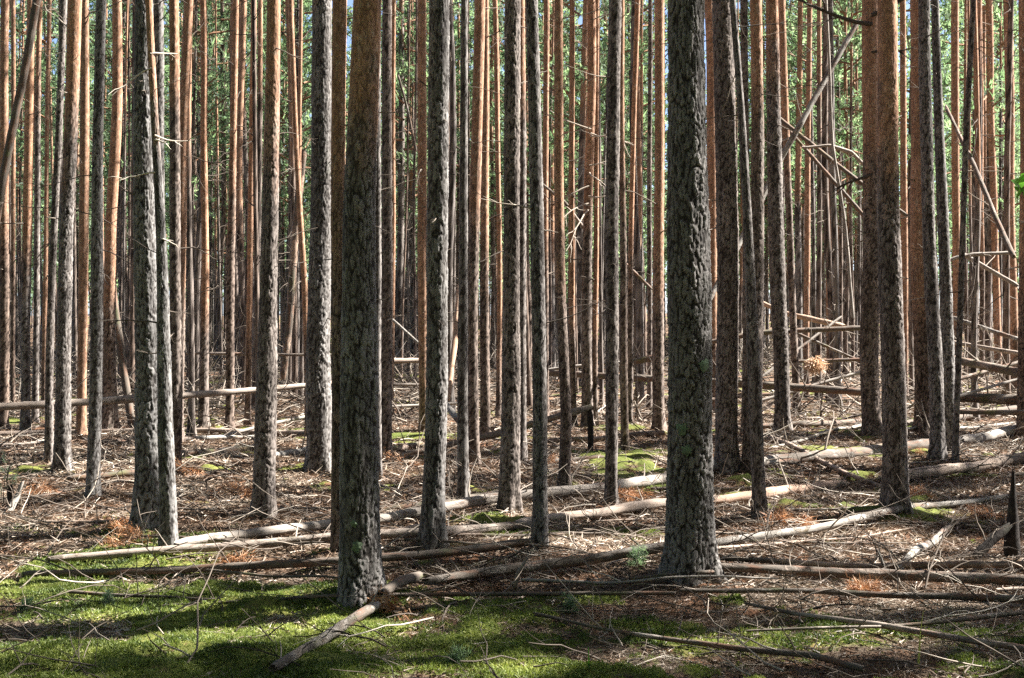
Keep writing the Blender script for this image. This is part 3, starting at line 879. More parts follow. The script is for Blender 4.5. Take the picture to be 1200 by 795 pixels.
# fallen needles and bark flakes
x, y = floor_samples(260000, 5.7, 24, .40, .85)
k = rng.uniform(0, 1, len(x)) > .62 * sstep(.3, .8, moss_amount(x, y))
x, y = x[k], y[k]; n = len(x)
P = np.stack([x, y, gz(x, y) + rng.uniform(.004, .03, n)], -1)
az = rng.uniform(0, 6.283, n)
D = np.stack([np.cos(az), np.sin(az), rng.normal(.1, .25, n)], -1); D /= np.linalg.norm(D, axis=1)[:, None]
g = Geo()
sh = np.clip(vnoise2(x / .7, y / .5, 35) * .8 + rng.normal(.1, .22, n), 0, 1)
sc = np.clip(y / 9, .75, 1.5)
blades(g, P, D, rng.uniform(.04, .09, n) * sc, rng.uniform(.004, .010, n) * sc, 0, sh)
tag(link('needle_litter', g.data('needle_litter', [LITTER], False, 'shade_mix')), 'fallen pine needles and bark flakes strewn over the floor', 'needle litter', None, 'stuff')

# twigs nobody could count
g = Geo()
x, y = floor_samples(3600, 5.8, 27, .40, .78)
for q in range(len(x)):
    m_ = float(moss_amount(x[q], y[q]))
    if rng.uniform() < m_ * .75: continue
    ln = rng.uniform(.15, .9) * rng.uniform(.5, 1.2); az = rng.uniform(0, 6.283)
    p0 = np.array([x[q], y[q], float(gz(x[q], y[q])) + rng.uniform(.01, .05)])
    upw = abs(rng.normal(0, .22))
    path = wander(p0, [math.cos(az), math.sin(az), upw], ln, 7, .17, -.05)
    path[:, 2] = np.maximum(path[:, 2], gz(path[:, 0], path[:, 1]) + .006)
    tone = np.clip(rng.normal(.45 if y[q] > 8 or x[q] > .3 else .33, .28), 0, 1); rd = rng.uniform(.0025, .006) * max(1, y[q] / 10)
    tube(g, path, np.linspace(rd, rd * .4, 7), 4, 0, tone, False)
    for _ in range(rng.integers(0, 4)):
        k2 = rng.integers(1, 6); dd = path[k2] - path[k2 - 1]; dd = dd / (np.linalg.norm(dd) + 1e-9) + rng.normal(0, .6, 3); dd[2] = abs(dd[2])
        tube(g, wander(path[k2], dd, ln * rng.uniform(.15, .45), 4, .2, -.05), np.linspace(rd * .6, rd * .25, 4), 3, 0, tone, False)
tag(link('twig_litter', g.data('twig_litter', [TWIG], True, 'plate')), 'dead twigs strewn thickly over the forest floor', 'twigs', None, 'stuff')

# tangles of dead brushwood behind
g = Geo()
r = np.random.default_rng(66)
for q in range(1900):
    d = 19 + 34 * r.uniform(0, 1) ** .8; x0 = r.uniform(-.39, .39) * d
    if vnoise2(np.array(x0 / 3.), np.array(d / 2.), 81) < .36: continue
    z0 = float(gz(x0, d)); tone = np.clip(r.normal(.35, .28), 0, 1)
    for b in range(4):
        p0 = np.array([x0 + r.normal(0, .25), d + r.normal(0, .25), z0 + r.uniform(0, .1)])
        pth = wander(p0, [r.normal(0, 1), r.normal(0, .6), abs(r.normal(.3, .45))], r.uniform(.4, 1.7), 6, .15, -.03, r)
        pth[:, 2] = np.maximum(pth[:, 2], z0)
        tube(g, pth, np.linspace(r.uniform(.008, .018), .003, 6), 3, 0, tone, False)
tag(link('dead_brush', g.data('dead_brush', [TWIG], True, 'plate')), 'tangled dead brushwood on the floor among the far stems', 'brushwood', None, 'stuff')

# ------------------------------------------------------------------ fallen trunks and poles
def log(label, pts, peel=.5, tone=.2, cat='log', name='fallen_log', group='fallen trunks and poles', stubs=3, seed=0, taper=.75, cut=False, jag=1.0, sink=.25, mat=None):
    """pts: (px, py, width px[, depth]); without a depth the point lies on the ground"""
    r = np.random.default_rng(3000 + seed)
    W, Rd = [], []
    for p in pts:
        px, py, w = p[:3]
        if len(p) > 3:
            q = at(px, py, p[3]); rad = w / F * p[3] / 2
        else:
            q = on_ground(px, py + w * .5); rad = w / F * q[1] / 2; q = q + np.array([0, 0, rad * (1 - sink)])
        W.append(q); Rd.append(rad)
    W = np.array(W); Rd = np.array(Rd)
    o = W[0]; ax = W[-1] - W[0]; L = np.linalg.norm(ax); ax /= L
    ref = np.array([0, 0, 1.0]) if abs(ax[2]) < .95 else np.array([0, 1.0, 0])
    yx = np.cross(ref, ax); yx /= np.linalg.norm(yx); zx = np.cross(ax, yx)
    M = np.stack([ax, yx, zx], 1)                      # columns: local axes in the world
    loc = (W - o) @ M
    dmean = W[:, 1].mean()
    n = int(np.clip(L / max(.03, 3 * dmean / F), 12, 220))
    t = np.linspace(0, L, n)
    Pc = np.stack([t, np.interp(t, loc[:, 0], loc[:, 1]), np.interp(t, loc[:, 0], loc[:, 2])], -1)
    rad = np.interp(t, loc[:, 0], Rd)
    if len(pts[0]) == 3:                               # resting on the floor: follow its humps a little, never under it
        Wt = o + Pc @ M.T
        need = np.maximum(gz(Wt[:, 0], Wt[:, 1]) + rad * .8 + .02 + .03 * (Wt[:, 1] < 9) - Wt[:, 2], 0)
        kk = max(1, int(n * .10)); need = np.array([need[max(0, a - kk):a + kk + 1].max() for a in range(n)])
        need = np.convolve(np.pad(need, kk, 'edge'), np.ones(2 * kk + 1) / (2 * kk + 1), 'valid')
        Pc[:, 2] += need
    wob = np.minimum(rad.mean() * .8, .05)
    Pc[:, 1] += (vnoise2(t * .8 + seed, t * 0 + seed, 71) - .5) * wob * 2; Pc[:, 2] += (vnoise2(t * .7 + seed * 3, t * 0, 72) - .5) * wob
    na = int(np.clip(rad.mean() * 2 * F / dmean * 1.6, 7, 24))
    th = np.arange(na) * 2 * math.pi / na
    TT, AA = np.meshgrid(t, th, indexing='ij')
    RR = rad[:, None] * (1 + .16 * (vnoise3(TT * 3 + seed, np.cos(AA) * 1.5 + 7, np.sin(AA) * 1.5 + 9, 73) - .5) + .24 * (vnoise3(TT * 14 + seed, np.cos(AA) * 3 + 7, np.sin(AA) * 3 + 9, 74) - .5))
    XX = TT.copy()
    if not cut:
        e = rad.mean() * 1.6 * jag
        XX[0] -= r.uniform(0, e, na); XX[-1] += r.uniform(0, e, na); RR[0] *= .75; RR[-1] *= .75
    V = np.stack([XX, Pc[:, 1][:, None] + RR * np.cos(AA), Pc[:, 2][:, None] + RR * np.sin(AA)], -1).reshape(-1, 3)
    g = Geo()
    i = np.arange(n - 1)[:, None] * na; j = np.arange(na)[None, :]; k = (j + 1) % na
    g.add(V, np.stack([i + j, i + k, i + na + k, i + na + j], -1).reshape(-1, 4), 0)
    for e, b in ((0, 0), (n - 1, (n - 1) * na)):
        if cut and e: continue
        g.add(np.vstack([V[b:b + na], Pc[e]]), np.stack([np.arange(na), (np.arange(na) + 1) % na, np.full(na, na)], -1), 0)
    me = g.data(name, [mat or LOG], True)
    multi = stubs > 0 or cut
    ob = link(name, me)
    mw = Matrix([[*M[0], o[0]], [*M[1], o[1]], [*M[2], o[2]], [0, 0, 0, 1]])
    ob.matrix_world = mw
    ob['bark_line'] = 50.0; ob['bark_tone'] = .2; ob['peel'] = float(peel); ob['log_tone'] = float(tone)
    tag(ob, label, cat, group)
    for s in range(stubs):
        q = r.integers(2, n - 2) if n > 6 else 2
        a = r.uniform(.1, 3.0)
        p0 = Pc[q] + rad[q] * .7 * np.array([0, math.cos(a), math.sin(a)])
        d_ = np.array([r.normal(0, .7), math.cos(a), math.sin(a)])
        g = Geo(); ln = r.uniform(.08, .42) * min(1.5, dmean / 9)
        pth = wander(p0, d_, ln, 5, .15, 0, r)
        rs = max(.004, rad[q] * r.uniform(.1, .24))
        tube(g, pth, np.linspace(rs, rs * .45, 5), 5, 0, np.clip(.3 + peel * .7 * r.uniform(.4, 1), 0, 1))
        link('branch_stub', g.data('branch_stub', [TWIG], True, 'plate'), ob)
    if cut:
        g = Geo(); c = Pc[-1] + np.array([.004, 0, 0])
        vv = np.vstack([V[-na:] + np.array([.003, 0, 0]), c])
        g.add(vv, np.stack([np.arange(na), (np.arange(na) + 1) % na, np.full(na, na)], -1), 0)
        link('cut_end', g.data('cut_end', [CUT], False), ob)
    return ob


LOGS = [
 # the long trunks on the floor, near to far
 ('long pale log climbing from the pale-topped thin pine foot to the lichen-spotted pine', [(214, 640, 11), (392, 619, 12), (535, 599, 12), (640, 583, 12), (786, 561, 13)], .86, .15, 5),
 ('long tan log passing just behind the nearest thick pine, dark at its broken tip', [(61, 666, 8), (253, 654, 10), (392, 637, 11), (493, 632, 11), (640, 615, 10)], .7, .25, 5),
 ('peeled whitish log with rotten red patches, ending left of the lichen-spotted pine', [(612, 616, 10), (700, 606, 12), (786, 594, 12)], .85, .35, 3),
 ('dark moss-grey log shaded along the edge of the moss carpet', [(32, 681, 8), (220, 676, 9), (396, 668, 10), (622, 658, 10)], .22, 0, 4),
 ('bark-shedding log, pale at its broken end and black where it meets the stoutest pine', [(505, 690, 11), (598, 676, 13), (685, 666, 12), (786, 651, 12)], .58, .1, 5),
 ('slender silver-grey log running from the stoutest pine up past the red-topped pine foot', [(832, 640, 10), (1034, 611, 9), (1101, 598, 7), (1205, 583, 6)], .74, .05, 4),
 ('thin dark pole stretched low across the middle of the foreground', [(192, 721, 3), (400, 710, 4), (560, 708, 5), (790, 706, 5)], .25, .2, 4),
 ('brown shaded pole lying across the foreground, thickest at the picture edge', [(800, 705, 5), (1000, 709, 7), (1205, 713, 9)], .35, .1, 3),
 ('short pale broken log angled into the green moss of the foreground', [(318, 793, 12), (400, 744, 13), (440, 720, 12)], .46, .1, 4),
 ('short charred stub of log beside the nearest thick pine foot', [(452, 708, 13), (491, 687, 12)], .05, 0, 1),
 ('smooth olive-brown log lying level in the right of the foreground', [(838, 677, 10), (1037, 684, 12), (1205, 693, 13)], .52, .35, 3),
 ('reddish stripped pole just above the smooth olive-brown log', [(848, 665, 6), (1070, 673, 8), (1205, 672, 8)], .6, .6, 3),
 ('thin pale-topped pole slanting down to the bottom corner over the moss', [(876, 718, 4), (931, 730, 5), (1034, 745, 7), (1205, 774, 8)], .6, .3, 3),
 ('thin brown pole crossing under the pale-topped slanting pole', [(876, 752, 3), (1030, 747, 4), (1205, 729, 6)], .4, .2, 3),
 ('long dark branch sagging to the bottom border through the shaded moss', [(628, 731, 3), (700, 749, 4), (796, 763, 6), (950, 781, 8), (1010, 797, 8)], .3, .1, 6),
 ('short grey split log slanting up the floor behind the smooth olive-brown log', [(1054, 678, 8), (1077, 650, 9), (1110, 621, 8)], .65, 0, 3),
 ('thick grey log running behind the red-topped pine, black at one end', [(832, 553, 14), (905, 543, 14), (1034, 527, 14), (1120, 518, 13)], .55, 0, 5),
 ('pale grey log end continuing beyond the tight cluster of three pines', [(1128, 516, 12), (1205, 503, 12)], .8, .1, 3),
 ('white log with red-brown bark scraps right of the red-topped pine', [(1060, 562, 13), (1117, 552, 13), (1205, 539, 14)], .68, .45, 3),
 ('rotten pale log broken open with rusty wood, right of the stoutest pine', [(836, 588, 12), (900, 580, 14), (988, 567, 10)], .75, .8, 4),
 ('thin pale pole pointing at the thick grey log, left of the red-topped pine', [(905, 526, 4), (960, 513, 4), (1012, 499, 4)], .8, .1, 2),
 ('tan snapped branch lying over the thick grey log', [(893, 510, 5), (930, 526, 6), (985, 556, 6), (1035, 575, 4)], .8, .5, 3),
 ('mossy dark pole flat on the floor behind the white-edged pine foot', [(826, 507, 5), (940, 500, 7), (1014, 494, 6)], .2, 0, 2),
 ('mossy green-grey log lying past the cluster of three, third above the white log', [(1062, 497, 8), (1130, 489, 9), (1205, 481, 9)], .4, 0, 3),
 ('thin bleached pole alongside the mossy green-grey log', [(1062, 507, 4), (1205, 494, 4)], .8, .1, 2),
 ('dark low log left of the cracked-bark pine, half sunk in litter', [(84, 562, 8), (162, 556, 9)], .15, 0, 3),
 ('dark fallen pole on the floor right of the nearest thick pine', [(440, 600, 7), (520, 592, 7), (590, 577, 6)], .15, .1, 4),
 ('short tan log scrap between two long logs left of the grey column pine', [(440, 628, 8), (490, 620, 8)], .85, .4, 1),
 ('pinkish pole lying flat behind the left-hand trunks', [(-8, 509, 6), (80, 507, 6), (210, 507, 6), (320, 509, 7), (410, 508, 6)], .92, .4, 3),
 ('second thin pale pole at the picture border below the pinkish one', [(-8, 523, 4), (70, 519, 4)], .9, .2, 1),
 ('thin white pole slanting from the litter up behind the silver-lit pine', [(210, 524, 4, 17.0), (300, 502, 4, 18.0), (400, 478, 3, 19.5)], .95, .1, 2),
 ('pale propped rail held above the floor, passing behind the cracked-bark pine', [(-8, 479, 9, 14.6), (60, 475, 9, 14.8), (160, 468, 9, 15.2), (270, 460, 7, 15.8), (395, 449, 6, 16.6)], .9, .3, 5),
 ('thin high rail hung between trunks left of the nearest thick pine', [(205, 414, 3.5, 22), (300, 415, 3.5, 22), (402, 417, 3.5, 22)], .7, .3, 3),
 ('stout pale rail, highest of three between the umber and grey column pines', [(436, 424, 6, 21), (525, 421, 6, 21.5)], .8, .4, 2),
 ('thin middle rail of three between the umber and grey column pines', [(434, 450, 3.5, 20.5), (535, 451, 3.5, 21)], .8, .2, 1),
 ('thin lowest rail of three between the umber and grey column pines', [(434, 478, 3.5, 20), (540, 473, 3.5, 20.5)], .8, .1, 1),
 ('brown log with a pale sawn end, propped on a short dark post', [(470, 534, 5, 15.0), (583, 510, 8, 15.6), (694, 477, 8, 16.2)], .3, .3, 3),
 ('thin brown log flat on the floor behind the slim charcoal and thin-footed pines', [(642, 516, 6), (777, 509, 7)], .35, .4, 3),
 ('blackened log propped off the floor left of the white-flanked orange pine', [(638, 437, 7, 21), (770, 444, 8, 20)], .1, .1, 3),
 ('burnt crooked snag tilted over the blackened log', [(722, 433, 6, 20.5), (745, 424, 7, 20.5), (768, 419, 9, 20.5)], .05, 0, 3),
 ('thin whitish pole behind the crooked brown pine, above the blackened log', [(625, 436, 4, 23), (700, 426, 4, 23), (735, 424, 4, 23)], .95, .1, 1),
 ('grey chopped trunk piece leaning by the grey column pine', [(517, 462, 7, 16.5), (537, 494, 8, 15.6)], .75, 0, 1),
 ('raw orange split slab leaning beside the iron-grey thin pine', [(524, 466, 6, 17), (532, 400, 7, 17.4), (537, 335, 5, 17.8)], .98, .95, 0),
 ('mossy dead slab leaning on an orange pine left of the cracked-bark pine', [(154, 498, 9, 19), (143, 420, 9, 19.2), (128, 308, 7, 19.5)], .05, 0, 1),
 ('dark level log propped high across the gap left of the mossy brown pine', [(826, 403, 6, 21), (890, 391, 6, 21), (1012, 385, 6, 21)], .25, 0, 4),
 ('reddish-brown log lying above the floor behind the straight dark-brown pine', [(828, 448, 8, 19.5), (900, 453, 9, 19.2), (1014, 460, 9, 18.8)], .3, .5, 4),
 ('pale orange slab sloping onto the dark level log', [(890, 353, 5, 22), (920, 367, 6, 21.8), (986, 383, 7, 21.4)], .98, .8, 1),
 ('thick brown propped log, topmost of the jumble by the picture edge', [(1118, 419, 9, 19), (1200, 440, 11, 18)], .4, .35, 3),
 ('pale rail just above the thick brown propped log', [(1114, 401, 5, 21), (1195, 415, 5, 20)], .9, .3, 2),
 ('grey sloping pole, highest rail of the jumble by the picture edge', [(1117, 372, 5, 21.5), (1200, 401, 5, 20.5)], .6, 0, 2),
 ('smooth dark trunk low in the jumble by the picture edge', [(1114, 467, 11, 17.8), (1205, 470, 12, 17.4)], .35, .2, 2),
 ('thin pale pole rising through the jumble by the picture edge', [(1118, 466, 4, 17.2), (1200, 443, 3, 18)], .9, .1, 2),
 ('white bent pole arching right of the cluster of three pines', [(1100, 311, 4, 20), (1120, 303, 5, 20), (1140, 299, 5, 20), (1188, 297, 4, 20)], .98, .1, 1),
 ('pale pole falling away from the white arching pole', [(1127, 297, 5, 20.5), (1192, 335, 5, 20)], .9, .2, 1),
 ('long diagonal dead pole with an orange broken tip, above the jumble', [(1107, 125, 4, 21), (1143, 200, 5.5, 20), (1173, 268, 6.5, 19.2), (1188, 300, 7, 18.8)], .5, .4, 4),
 ('long bleached dead trunk leaning steeply through the thicket of dead poles', [(827, 360, 6.5, 19), (868, 280, 7, 19.5), (915, 188, 7, 20), (939, 146, 7, 20), (1005, 25, 6, 20.5)], .66, 0, 8),
 ('thin dark dead pole slanting down across the long leaning trunk', [(912, 138, 5, 20.6), (1000, 207, 5, 20.2), (1062, 252, 5, 20)], .1, 0, 4),
 ('second thin dark dead pole, steeper, crossing below the first', [(914, 142, 4, 21.4), (1000, 240, 5, 21.2), (1046, 292, 4, 21)], .3, 0, 3),
 ('thin upright bleached pole left of the mossy brown pine', [(1001, 372, 4, 19), (990, 270, 4, 19), (977, 170, 3.5, 19), (967, -5, 3, 19)], .98, .1, 3),
 ('curved pale bough arching through the thicket of dead poles', [(942, 174, 3.5, 20), (972, 171, 4, 20), (998, 180, 5, 20), (1020, 202, 5, 20)], .9, .2, 1),
 ('black dead pole leaning steeply left across the picture border', [(-42, 500, 11, 14.5), (-8, 270, 10, 14.5), (14, 150, 9.5, 14.5), (44, -4, 9, 14.5), (60, -90, 8, 14.5)], .08, .2, 2),
 ('thin dark dead pole slanting between the thin-footed and white-flanked pines', [(727, 303, 4, 22), (763, 338, 4, 22)], .2, .1, 1),
 ('thin dead pole slanting before the crooked brown pine', [(638, 218, 3.5, 19), (662, 238, 4, 19), (684, 268, 4, 19)], .5, .2, 2),
 ('thin dead pole tilted in the green gap left of the rust-red pine', [(466, 90, 3, 24), (478, 130, 3, 24), (488, 175, 4, 24)], .3, .1, 1),
 ('thin grey pole slanting in the dark between umber and grey column pines', [(459, 373, 3, 19), (495, 406, 3, 18.6)], .7, 0, 1),
 ('tilted brown trunk behind the blackish straight pine, leaning right', [(333, 440, 9, 24), (340, 330, 9, 24), (349, 240, 9, 24), (356, 180, 8, 24)], .5, .7, 1),
 ('thin pale pole leaning in the dark gap between the copper and two-tone slim pines', [(226, 462, 3, 20), (249, 424, 3, 20)], .95, .2, 1),
 ('grey log flat on the floor between the blackish and silver-lit pines', [(318, 534, 8), (366, 528, 8)], .6, 0, 2),
 ('dark log lying under the thin white slanting pole, left of the blackish pine', [(208, 533, 7), (298, 526, 8)], .2, 0, 4),
 ('low grey pole above the dark log, left of the blackish straight pine', [(205, 518, 5), (302, 514, 5)], .7, 0, 3),
 ('dark heaped log behind the pinkish pole, right of the ash-grey slim pine', [(118, 520, 9), (160, 517, 9)], .05, 0, 3),
 ('brown log between the umber pine and the grey column pine, on the floor', [(438, 530, 6), (494, 521, 7)], .3, .4, 3),
 ('greyish log crossing low behind the crooked brown pine foot', [(590, 545, 6), (705, 537, 7)], .5, .1, 4),
 ('low dark pole behind the edge of the jumble, beneath the smooth dark trunk', [(1116, 482, 6, 17), (1205, 484, 7, 16.8)], .15, 0, 3),
 ('brown pole crossing the jumble upward beside the picture edge', [(1116, 446, 5, 19), (1200, 423, 5, 19.5)], .5, .3, 3),
 ('thin pale pole over the white-edged pine foot, sloping to the mossy brown pine', [(890, 470, 4, 19.5), (1012, 436, 4, 20)], .9, .1, 3),
 ('thin level dark pole between the dusky leaning and mossy brown pines', [(925, 424, 4, 21), (1012, 422, 4, 21)], .2, .2, 3),
 ('thin slanting dead pole under the dark level log, falling right', [(935, 392, 4, 21.3), (1008, 424, 3, 21)], .5, .1, 2),
 ('thin dead pole rising right below the dark level log', [(893, 441, 3.5, 20.6), (985, 372, 3, 21.4)], .8, .1, 2),
 ('long thin dead pole fallen behind the straight dark-brown pine', [(828, 470, 4, 19), (900, 462, 4, 19.4)], .6, .2, 2),
]
for s, L_ in enumerate(LOGS):
    label, pts, peel, tone, st = L_
    wmax = max(p[2] for p in pts)
    up = ('propped' in label or len(pts[0]) > 3)
    nm = 'fallen_log' if wmax >= 7.5 else 'dead_pole'
    if 'branch' in label or 'bough' in label: nm = 'fallen_branch'
    if 'slab' in label: nm = 'split_timber'
    log(label, pts, peel, tone, nm.split('_')[1], nm, 'fallen trunks and poles', st, s, cut=('sawn end' in label))

r = np.random.default_rng(88)
seen_ = {}
for q in range(46):
    px, py = r.uniform(10, 1190), 470 + 235 * r.uniform(0, 1) ** .9
    dd = on_ground(px, py)[1]; a = r.normal(0, .16) if r.uniform() < .75 else r.uniform(-.9, .9)
    ln = r.uniform(.5, 1.7) * F / dd
    pale = r.uniform(.05, 1); wd = r.uniform(.012, .03) * F / dd
    near_ = min(PLACED, key=lambda t: abs(t[2][0][0] - px) + 1.5 * abs(t[2][0][1] - py))
    look = ('thick ' if wd * dd / F > .021 else 'thin ') + ('bleached' if pale > .7 else 'greyish' if pale > .4 else 'dark')
    side = ('left' if px + ln / 2 * math.cos(a) < near_[2][0][0] else 'right')
    key_ = (look, side, near_[4]); seen_[key_] = seen_.get(key_, 0) + 1
    lab = f"{look} fallen branch {side} of the foot of the {near_[4]}" + (', nearer one' if seen_[key_] == 2 else ', third one' if seen_[key_] == 3 else '')
    x1, y1 = px + ln * math.cos(a), py - abs(ln * math.sin(a) * .25) * (1 if a > 0 else -1)
    if y1 < 455: continue
    log(lab, [(px, py, wd), ((px + x1) / 2, (py + y1) / 2 + r.normal(0, 2), wd * .85), (x1, y1, wd * .5)], pale, r.uniform(0, .5), 'branch', 'fallen_branch', 'fallen branches on the floor', int(r.integers(0, 4)), 500 + q)

# the little post under the sawn log, the pointed snag and the roots at the picture border
log('short dark post propping up the log with the sawn end', [(690, 528, 7, 16.2), (690, 484, 7, 16.2)], .1, .1, 'post', 'stump_post', None, 0, 301, mat=BARK)
log('tall splintered stump standing near the right picture border', [(1186, 648, 19, 9.2), (1186, 618, 15, 9.2), (1187, 590, 9, 9.2), (1188, 560, 4, 9.2)], .02, .1, 'stump', 'broken_stump', None, 3, 302, jag=2.0, mat=BARK)
log('dark log stub leaning against the splintered stump', [(1144, 650, 11, 9.05), (1178, 619, 11, 9.15)], .1, .1, 'log', 'log_stub', None, 1, 303, mat=BARK)
log('grey twisted root bent up from the floor at the left picture border', [(-4, 612, 9, 10.8), (12, 600, 9, 10.9), (22, 582, 7, 11.0), (27, 566, 4, 11.0)], .85, 0, 'root', 'dead_root', None, 3, 304)
log('small black stump beside the grey twisted root', [(13, 604, 9, 11.2), (12, 575, 7, 11.2)], .05, 0, 'stump', 'small_stump', None, 1, 305, jag=1.5, mat=BARK)
log('small blue-grey root stub at the foot of the ash-grey slim pine', [(105, 612, 9, 10.75), (117, 606, 6, 10.9)], .8, 0, 'root', 'root_stub', None, 1, 306)
log('crooked pale stick standing up from the log end in mid floor', [(601, 698, 6, 8.0), (606, 672, 5, 8.0), (617, 655, 3, 8.0)], 1, .3, 'stick', 'bent_stick', None, 1, 307)
log('grey forked stick upright by the smooth olive-brown log', [(1040, 682, 5, 8.3), (1032, 655, 3, 8.3), (1027, 645, 2, 8.3)], .8, 0, 'stick', 'bent_stick', None, 2, 308)


def spray(label, px, py, size, seed, hang=None, tone=None):
    """dry pine branch with its rusty needles still on"""
    r = np.random.default_rng(500 + seed)
    p = on_ground(px, py) if hang is None else at(px, py, hang)
    root = empty('dry_pine_spray', p, label, 'dry branch', 'dry needle sprays')
    gb, gn = Geo(), Geo()
    for b in range(5):
        az = r.uniform(0, 6.283)
        pth = wander([0, 0, .03], [math.cos(az), math.sin(az), r.uniform(.0, .3) if hang is None else r.uniform(-1.6, -.3)], size * r.uniform(.6, 1.1), 6, .2, -.06, r)
        tube(gb, pth, np.linspace(.006, .002, 6), 4, 0, .3, False)
        Q = np.repeat(pth[1:], 6, 0) + r.normal(0, .02, (30, 3))
        A = np.repeat(np.diff(pth, axis=0), 6, 0); A /= np.linalg.norm(A, axis=1)[:, None]
        tufts(gn, Q, A, 6, .06 if hang is None else .12, .005 if hang is None else .014, 0, .7, None if tone is None else np.full(30, tone))
    link('twig', gb.data('twig', [TWIG], True, 'plate'), root)
    link('needles', gn.data('needles', [DRY], False, 'shade_mix'), root)


SPR = [('rusty needle spray piled at the foot of the cracked-bark pine', 166, 636, .22), ('rusty needle spray by the pale-topped thin pine foot', 150, 645, .16),
       ('orange dry spray under the long tan log left of the nearest thick pine', 262, 668, .2), ('orange dry spray before the silver-lit pine, behind the blackish pine', 232, 560, .3),
       ('orange dry spray at the left border behind the grey twisted root', 30, 583, .22), ('rusty spray left of the blackish straight pine foot', 288, 584, .22),
       ('rusty spray in the litter right of the red-topped pine foot', 1075, 588, .15), ('rusty spray left of the slender silver-grey log, mid floor right', 908, 612, .16),
       ('small bright orange spray beside the slender silver-grey log', 937, 620, .1), ('orange spray between the thick grey log and the red-topped pine', 1069, 536, .16),
       ('rusty spray by the splintered stump', 1158, 610, .16), ('orange spray under the peeled whitish log', 738, 588, .2), ('rusty spray at the foot of the smooth olive-brown log', 1010, 700, .12),
       ('tan dry spray beside the short charred stub', 470, 722, .18), ('rusty spray on the floor between slim charcoal and crooked brown pines', 640, 546, .3), ('rusty spray behind the umber pine foot', 475, 548, .3)]
for i, (lb, px, py, sz) in enumerate(SPR): spray(lb, px, py, sz, i)
spray('beige dead needle clump hung on a pole below the dark level log', 955, 425, .14, 70, 20.3, .98)


def seedling(label, px, py, h, seed, col=NEEDLE):
    r = np.random.default_rng(700 + seed)
    p = on_ground(px, py)
    root = empty('pine_seedling', p, label, 'seedling', 'young green pine seedlings')
    g, gn = Geo(), Geo()
    st = wander([0, 0, -.01], [0, 0, 1], h, 6, .06, 0, r); tube(g, st, np.linspace(.004, .0015, 6), 4, 0, .2, False)
    for k in range(9):
        q = st[min(5, 1 + k // 2)]; az = r.uniform(0, 6.283)
        b = wander(q, [math.cos(az), math.sin(az), .7], h * r.uniform(.25, .5), 4, .1, 0, r)
        tube(g, b, np.linspace(.002, .001, 4), 3, 0, .2, False)
        A = np.repeat(np.diff(b, axis=0), 3, 0); A /= np.linalg.norm(A, axis=1)[:, None]
        tufts(gn, np.repeat(b[1:], 3, 0), A, 5, .04, .004, 0, .6)
    link('stem', g.data('stem', [TWIG], True, 'plate'), root); link('needles', gn.data('needles', [col], False, 'shade_mix'), root)


seedling('pale green seedling against the shedding log left of the stoutest pine', 748, 668, .12, 1)
seedling('small seedling in the sunlit moss below the moss-grey log', 130, 718, .09, 2)
seedling('small seedling in the moss at the left picture border', 28, 722, .08, 3)
seedling('green seedling in shaded moss at the bottom, left of the long dark branch', 537, 785, .09, 4)
seedling('green seedling in shadow below the thin dark pole, mid foreground', 668, 722, .09, 5)
seedling('green feathery shrublet at the left border by the small black stump', 4, 592, .32, 6)


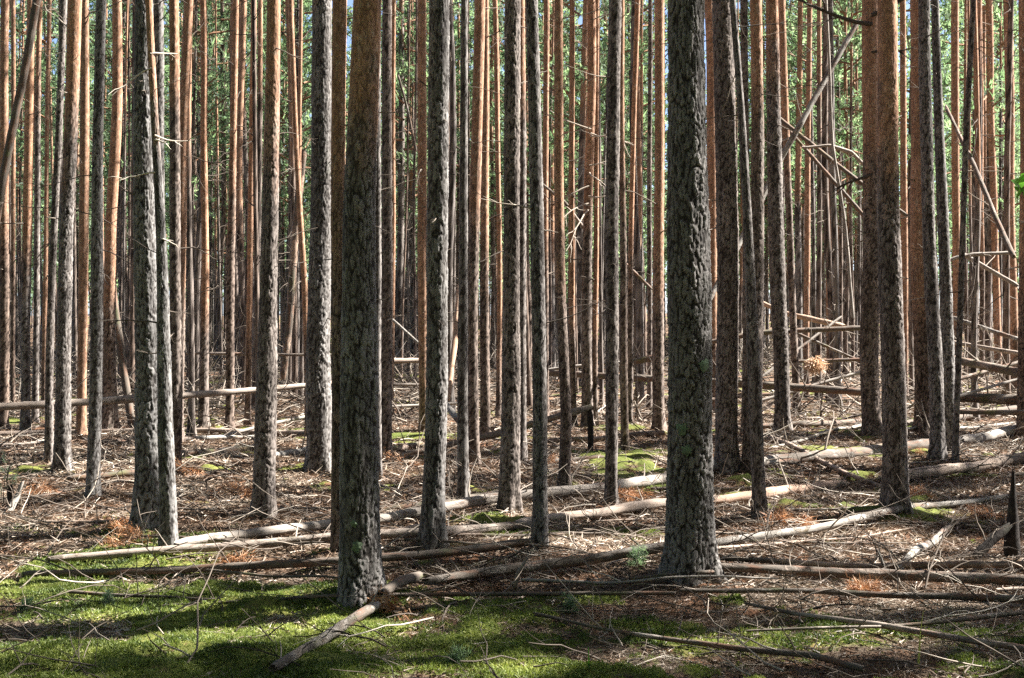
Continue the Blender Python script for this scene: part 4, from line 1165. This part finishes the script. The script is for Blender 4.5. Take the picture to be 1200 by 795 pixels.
def stalk(label, px, py, h, tone):
    p = on_ground(px, py); g = Geo()
    r = np.random.default_rng(int(px))
    pth = wander([0, 0, 0], [.02, 0, 1], h, 8, .03, 0, r)
    W = np.linspace(.006, .001, 8)
    V = np.concatenate([pth - np.stack([W, W * 0, W * 0], -1), pth + np.stack([W * 0, W * .5, W * 0], -1), pth + np.stack([W, W * 0, W * 0], -1)])
    F4 = [[k, k + 1, 8 + k + 1, 8 + k] for k in range(7)] + [[8 + k, 8 + k + 1, 16 + k + 1, 16 + k] for k in range(7)]
    g.add(V, F4, 0, np.full(24, tone))
    o = link('grass_stalk', g.data('grass_stalk', [MOSS if tone > .5 else FRESH], True, 'shade_mix'))
    o.location = [float(c) for c in p]
    tag(o, label, 'grass')


stalk('yellowish upright grass stalk before the pale-topped slanting pole', 1076, 784, .26, 1.0)
stalk('short green grass blade at the bottom border, below the long dark branch', 690, 795, .14, .3)

# ------------------------------------------------------------------ light, sky, camera
w = bpy.data.worlds.new('World'); scene.world = w; w.use_nodes = True
nt = w.node_tree; nt.nodes.clear()
sky = nt.nodes.new('ShaderNodeTexSky'); sky.sky_type = 'NISHITA'; sky.sun_disc = False
sky.air_density = .4; sky.dust_density = .8; sky.ozone_density = .3; sky.sun_elevation = EL; sky.sun_rotation = math.atan2(SUN[0], SUN[1])
bg = nt.nodes.new('ShaderNodeBackground'); bg.inputs[1].default_value = .05
wo = nt.nodes.new('ShaderNodeOutputWorld')
nt.links.new(sky.outputs[0], bg.inputs[0]); nt.links.new(bg.outputs[0], wo.inputs[0])

sl = bpy.data.lights.new('sun', 'SUN'); sl.energy = 5.0; sl.angle = R(.53); sl.color = (1, .965, .90)
so = bpy.data.objects.new('sun', sl); COL.objects.link(so)
so.rotation_euler = Vector(SUN.tolist()).to_track_quat('Z', 'Y').to_euler(); so.location = (10, 5, 30)

cam = bpy.data.cameras.new('camera'); co = bpy.data.objects.new('camera', cam); COL.objects.link(co)
cam.lens = 50; cam.sensor_width = 36; cam.sensor_fit = 'HORIZONTAL'; cam.shift_y = -(397.5 - YH) / 1200
cam.clip_start = .1; cam.clip_end = 1000
co.location = (0, 0, EYE); co.rotation_euler = (R(90), 0, 0)
scene.camera = co

scene.view_settings.view_transform = 'Standard'; scene.view_settings.look = 'None'
scene.view_settings.exposure = 2.82; scene.view_settings.gamma = 1; scene.view_settings.use_curve_mapping = False
scene.cycles.max_bounces = 4; scene.cycles.diffuse_bounces = 2; scene.cycles.transmission_bounces = 2; scene.cycles.transparent_max_bounces = 4
scene.cycles.use_denoising = False
